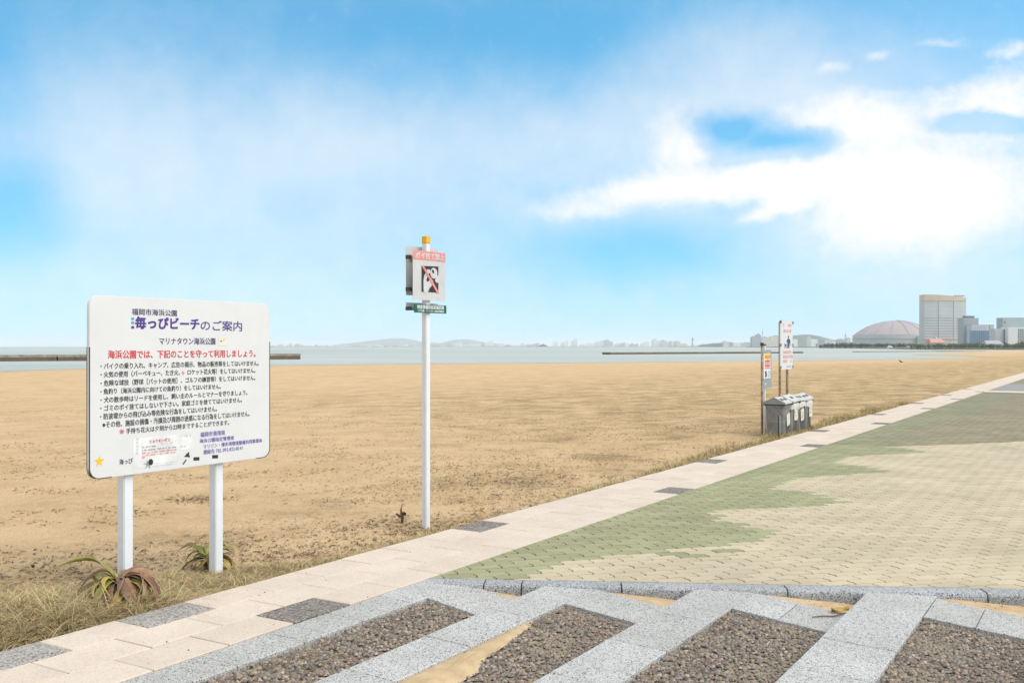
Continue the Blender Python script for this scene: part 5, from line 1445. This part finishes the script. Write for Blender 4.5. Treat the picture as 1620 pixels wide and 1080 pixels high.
mast('radio_mast', 'thin radio mast above the grey harbour buildings', 1206.3, 515.5, 5400, 2.6, 'pale')
mast('striped_mast', 'pale pink lattice mast left of the stadium dome', 1337.5, 522, 5600, 3.2, 'rose')
mast('white_tower', 'white tower in the hazy skyline right of the litter sign pole', 727.5, 536.0, 8200, 8, 'white')
# city across the bay: small pale buildings, told apart by the stretch of skyline they stand in
SEG = [(425, 505, 'in the skyline right of the notice board'), (505, 660, 'in the skyline between board and sign pole'), (685, 850, 'in the skyline right of the sign pole'),
       (875, 965, 'in the skyline between islet and breakwater end'), (965, 1092, 'in the skyline above the low breakwater'), (1098, 1146, 'in the skyline right of the harbour tower')]
rc = random.Random(77)
dens = {0: (4, 10, 3, 8), 1: (3.5, 10, 2, 6), 2: (4, 12, 3, 8), 3: (4, 10, 4, 13), 4: (4, 10, 4, 12), 5: (4, 8, 3, 6)}
for k, (a, b, lab) in enumerate(SEG):
    x = a; w0, w1, h0, h1 = dens[k]; cnt = 0
    while x < b-3:
        w = rc.uniform(w0, w1); hh = h0+(h1-h0)*rc.random()**1.8
        yt = 548.3-hh*(.55 if k < 2 else .85); Y = rc.uniform(7900, 8900)
        wm = w/F*Y; z = SEA+2.5; h = zpx(yt, Y)-z; m = MB()
        m.box((0, 20, h/2), (wm, 40, h)); m.box((wm*rc.uniform(-.2, .2), 20, h*1.08), (wm*rc.uniform(.2, .5), 20, h*.2))
        if rc.random() < .4: m.box((wm*.3, 18, h*.75), (wm*.55, 44, h*1.3) if hh > 4 else (wm*.5, 44, h*.9))
        mt = rc.choice(['white', 'white', 'white', 'pale', 'cream']); o = m.build('skyline_building', BM[mt], None); o.location = (px2x(x+w/2, Y), Y, z)
        tag(o, 'tiny %s building, %s from the left %s' % (TONE[mt], ORD[cnt], lab), 'building', 'skyline buildings across the bay'); cnt += 1; x += w+rc.choice([0, 1, 2, 5])*.8

# ---- hills and wooded islets
def hill(name, prof, Y, mat, zb=SEA, depth=600):
    """prof: (x, y) outline in pixels at distance Y, given real depth and rounded back and front"""
    xs = np.linspace(prof[0][0], prof[-1][0], 60); ys = np.interp(xs, [p[0] for p in prof], [p[1] for p in prof]); V = []; nq = 12
    for i, (x, y) in enumerate(zip(xs, ys)):
        top = zpx(y, Y)-zb
        for q in range(nq+1):
            t = q/nq*2-1; yy = Y+t*depth; hgt = top*math.cos(t*math.pi/2)**.7 if abs(t) < 1 else 0
            hgt *= 1+.10*(float(fbm(i*.35, q*.7, 91, 3))-.5) if q != nq//2 else 1
            V.append((px2x(x, Y), yy, zb+max(hgt, 0)-.5))
    Fc = [(i*(nq+1)+q, i*(nq+1)+q+1, (i+1)*(nq+1)+q+1, (i+1)*(nq+1)+q) for i in range(59) for q in range(nq)]
    m = MB(); m.add(V, Fc); o = m.build(name, mat, smooth=True); tag(o, kind='structure'); return o
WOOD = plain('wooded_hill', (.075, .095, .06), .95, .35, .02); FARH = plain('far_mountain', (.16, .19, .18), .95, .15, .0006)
hill('wooded_islet', [(1102, 549.4), (1112, 545), (1124, 543.2), (1138, 542.2), (1146, 541.6), (1154, 544.5), (1162, 548), (1166, 549.4)], 6200, WOOD, depth=160)
hill('small_islet', [(850, 549.2), (853, 546.5), (858, 543.8), (862, 544.6), (866, 547), (870, 549.2)], 7000, WOOD, depth=60)
hill('harbour_hill', [(1225, 549), (1240, 536), (1256, 530.5), (1272, 528.8), (1286, 530), (1300, 534.5), (1318, 540), (1345, 546), (1360, 549)], 7400, plain('far_green_hill', (.13, .16, .12), .95, .25, .01), depth=500)
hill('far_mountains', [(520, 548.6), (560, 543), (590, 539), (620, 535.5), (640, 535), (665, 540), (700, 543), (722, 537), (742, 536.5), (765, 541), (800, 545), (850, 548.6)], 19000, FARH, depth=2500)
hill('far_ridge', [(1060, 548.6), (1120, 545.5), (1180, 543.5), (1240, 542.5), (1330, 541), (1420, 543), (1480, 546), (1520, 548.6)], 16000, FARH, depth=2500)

# ---- pine groves on the far shore: many crowns that read as one dark mass
def grove(name, lab, x0, x1, prof, Y0, Y1, n, tint, seed):
    r = np.random.default_rng(seed); V = []; Fc = []; cols = []
    for k in range(n):
        Y = r.uniform(Y0, Y1); x = r.uniform(x0, x1); X = px2x(x, Y); yt = np.interp(x, [p[0] for p in prof], [p[1] for p in prof])+r.uniform(-1.3, 1.0)
        top = max(4.0, zpx(yt, Y)-(SEA+1.3)); rad = top*r.uniform(.28, .45)
        for q in range(int(r.integers(16, 26))):
            a = r.random()*6.283; rr_ = rad*math.sqrt(r.random()); hz = top*(.12+.86*r.random()*(1-.5*(rr_/rad)**2)); s = rad*r.uniform(.16, .36)
            c = np.array([X+rr_*math.cos(a), Y+rr_*math.sin(a), SEA+1.3+hz]); b = len(V)
            pts = r.normal(0, 1, (6, 3)); pts /= np.linalg.norm(pts, axis=1)[:, None]; pts[:, 2] *= .6
            V += [tuple(c+p*s) for p in np.array([(1, 0, 0), (-1, 0, 0), (0, 1, 0), (0, -1, 0), (0, 0, .7), (0, 0, -.6)])*r.uniform(.7, 1.3, (6, 1))]
            Fc += [(b+i, b+j, b+t) for i, j, t in ((0, 2, 4), (2, 1, 4), (1, 3, 4), (3, 0, 4), (2, 0, 5), (1, 2, 5), (3, 1, 5), (0, 3, 5))]
            cols += [np.array(tint)*r.uniform(.6, 1.5)]*6
        b = len(V); V += [(X-.25, Y, SEA), (X+.25, Y, SEA), (X+.2, Y, SEA+top*.7), (X-.2, Y, SEA+top*.7)]; Fc.append((b, b+1, b+2, b+3)); cols += [np.array((.09, .06, .04))]*4
    o = mesh_np(name, V, Fc, LEAFM, cols=np.array(cols)); tag(o, lab, 'trees', kind='stuff')
grove('pine_grove', 'dark line of pine trees along the shore below the dome', 1296, 1462, [(1296, 546), (1310, 543), (1335, 542), (1360, 543.2), (1400, 543), (1440, 542.6), (1462, 545)], 1250, 1600, 230, (.026, .042, .024), 1)
grove('pine_grove', 'dark pine grove in front of the blue glass office block', 1516, 1600, [(1516, 546), (1530, 543), (1550, 541.5), (1570, 541), (1585, 539), (1596, 543), (1600, 546)], 1150, 1400, 150, (.026, .044, .024), 2)
grove('pine_grove', 'dark pines at the right edge before the window grid block', 1604, 1660, [(1604, 547), (1612, 540.5), (1620, 538.5), (1660, 538)], 1050, 1250, 60, (.03, .048, .028), 3)
grove('palm_grove', 'pale tangle of palms and shrubs right of the red roofed house', 1496, 1526, [(1496, 545), (1508, 542.5), (1520, 544), (1526, 547)], 1250, 1400, 46, (.16, .15, .09), 4)
grove('shore_scrub', 'low green scrub along the quay on the far shore', 1440, 1650, [(1440, 552.3), (1650, 551.6)], 800, 900, 260, (.085, .10, .045), 5)

# ---- the sea air: thins the far shore to pale blue
def build_haze():                                  # top just above the tallest building
    m = bpy.data.materials.new('sea_haze'); m.use_nodes = True; t = NT(m.node_tree); t.n.clear()
    v = t.node('ShaderNodeVolumePrincipled', inp={'Color': (.93, .97, 1.0, 1), 'Density': HAZE, 'Anisotropy': .2})
    o = t.node('ShaderNodeOutputMaterial'); t.l.new(v.outputs[0], o.inputs['Volume'])
    q = MB(); q.box((0, 9000, 91), (44000, 70000, 202)); ob = q.build('haze', m); tag(ob, 'pale sea haze over the bay', 'haze', kind='stuff')
HAZE = 5.5e-5
build_haze()
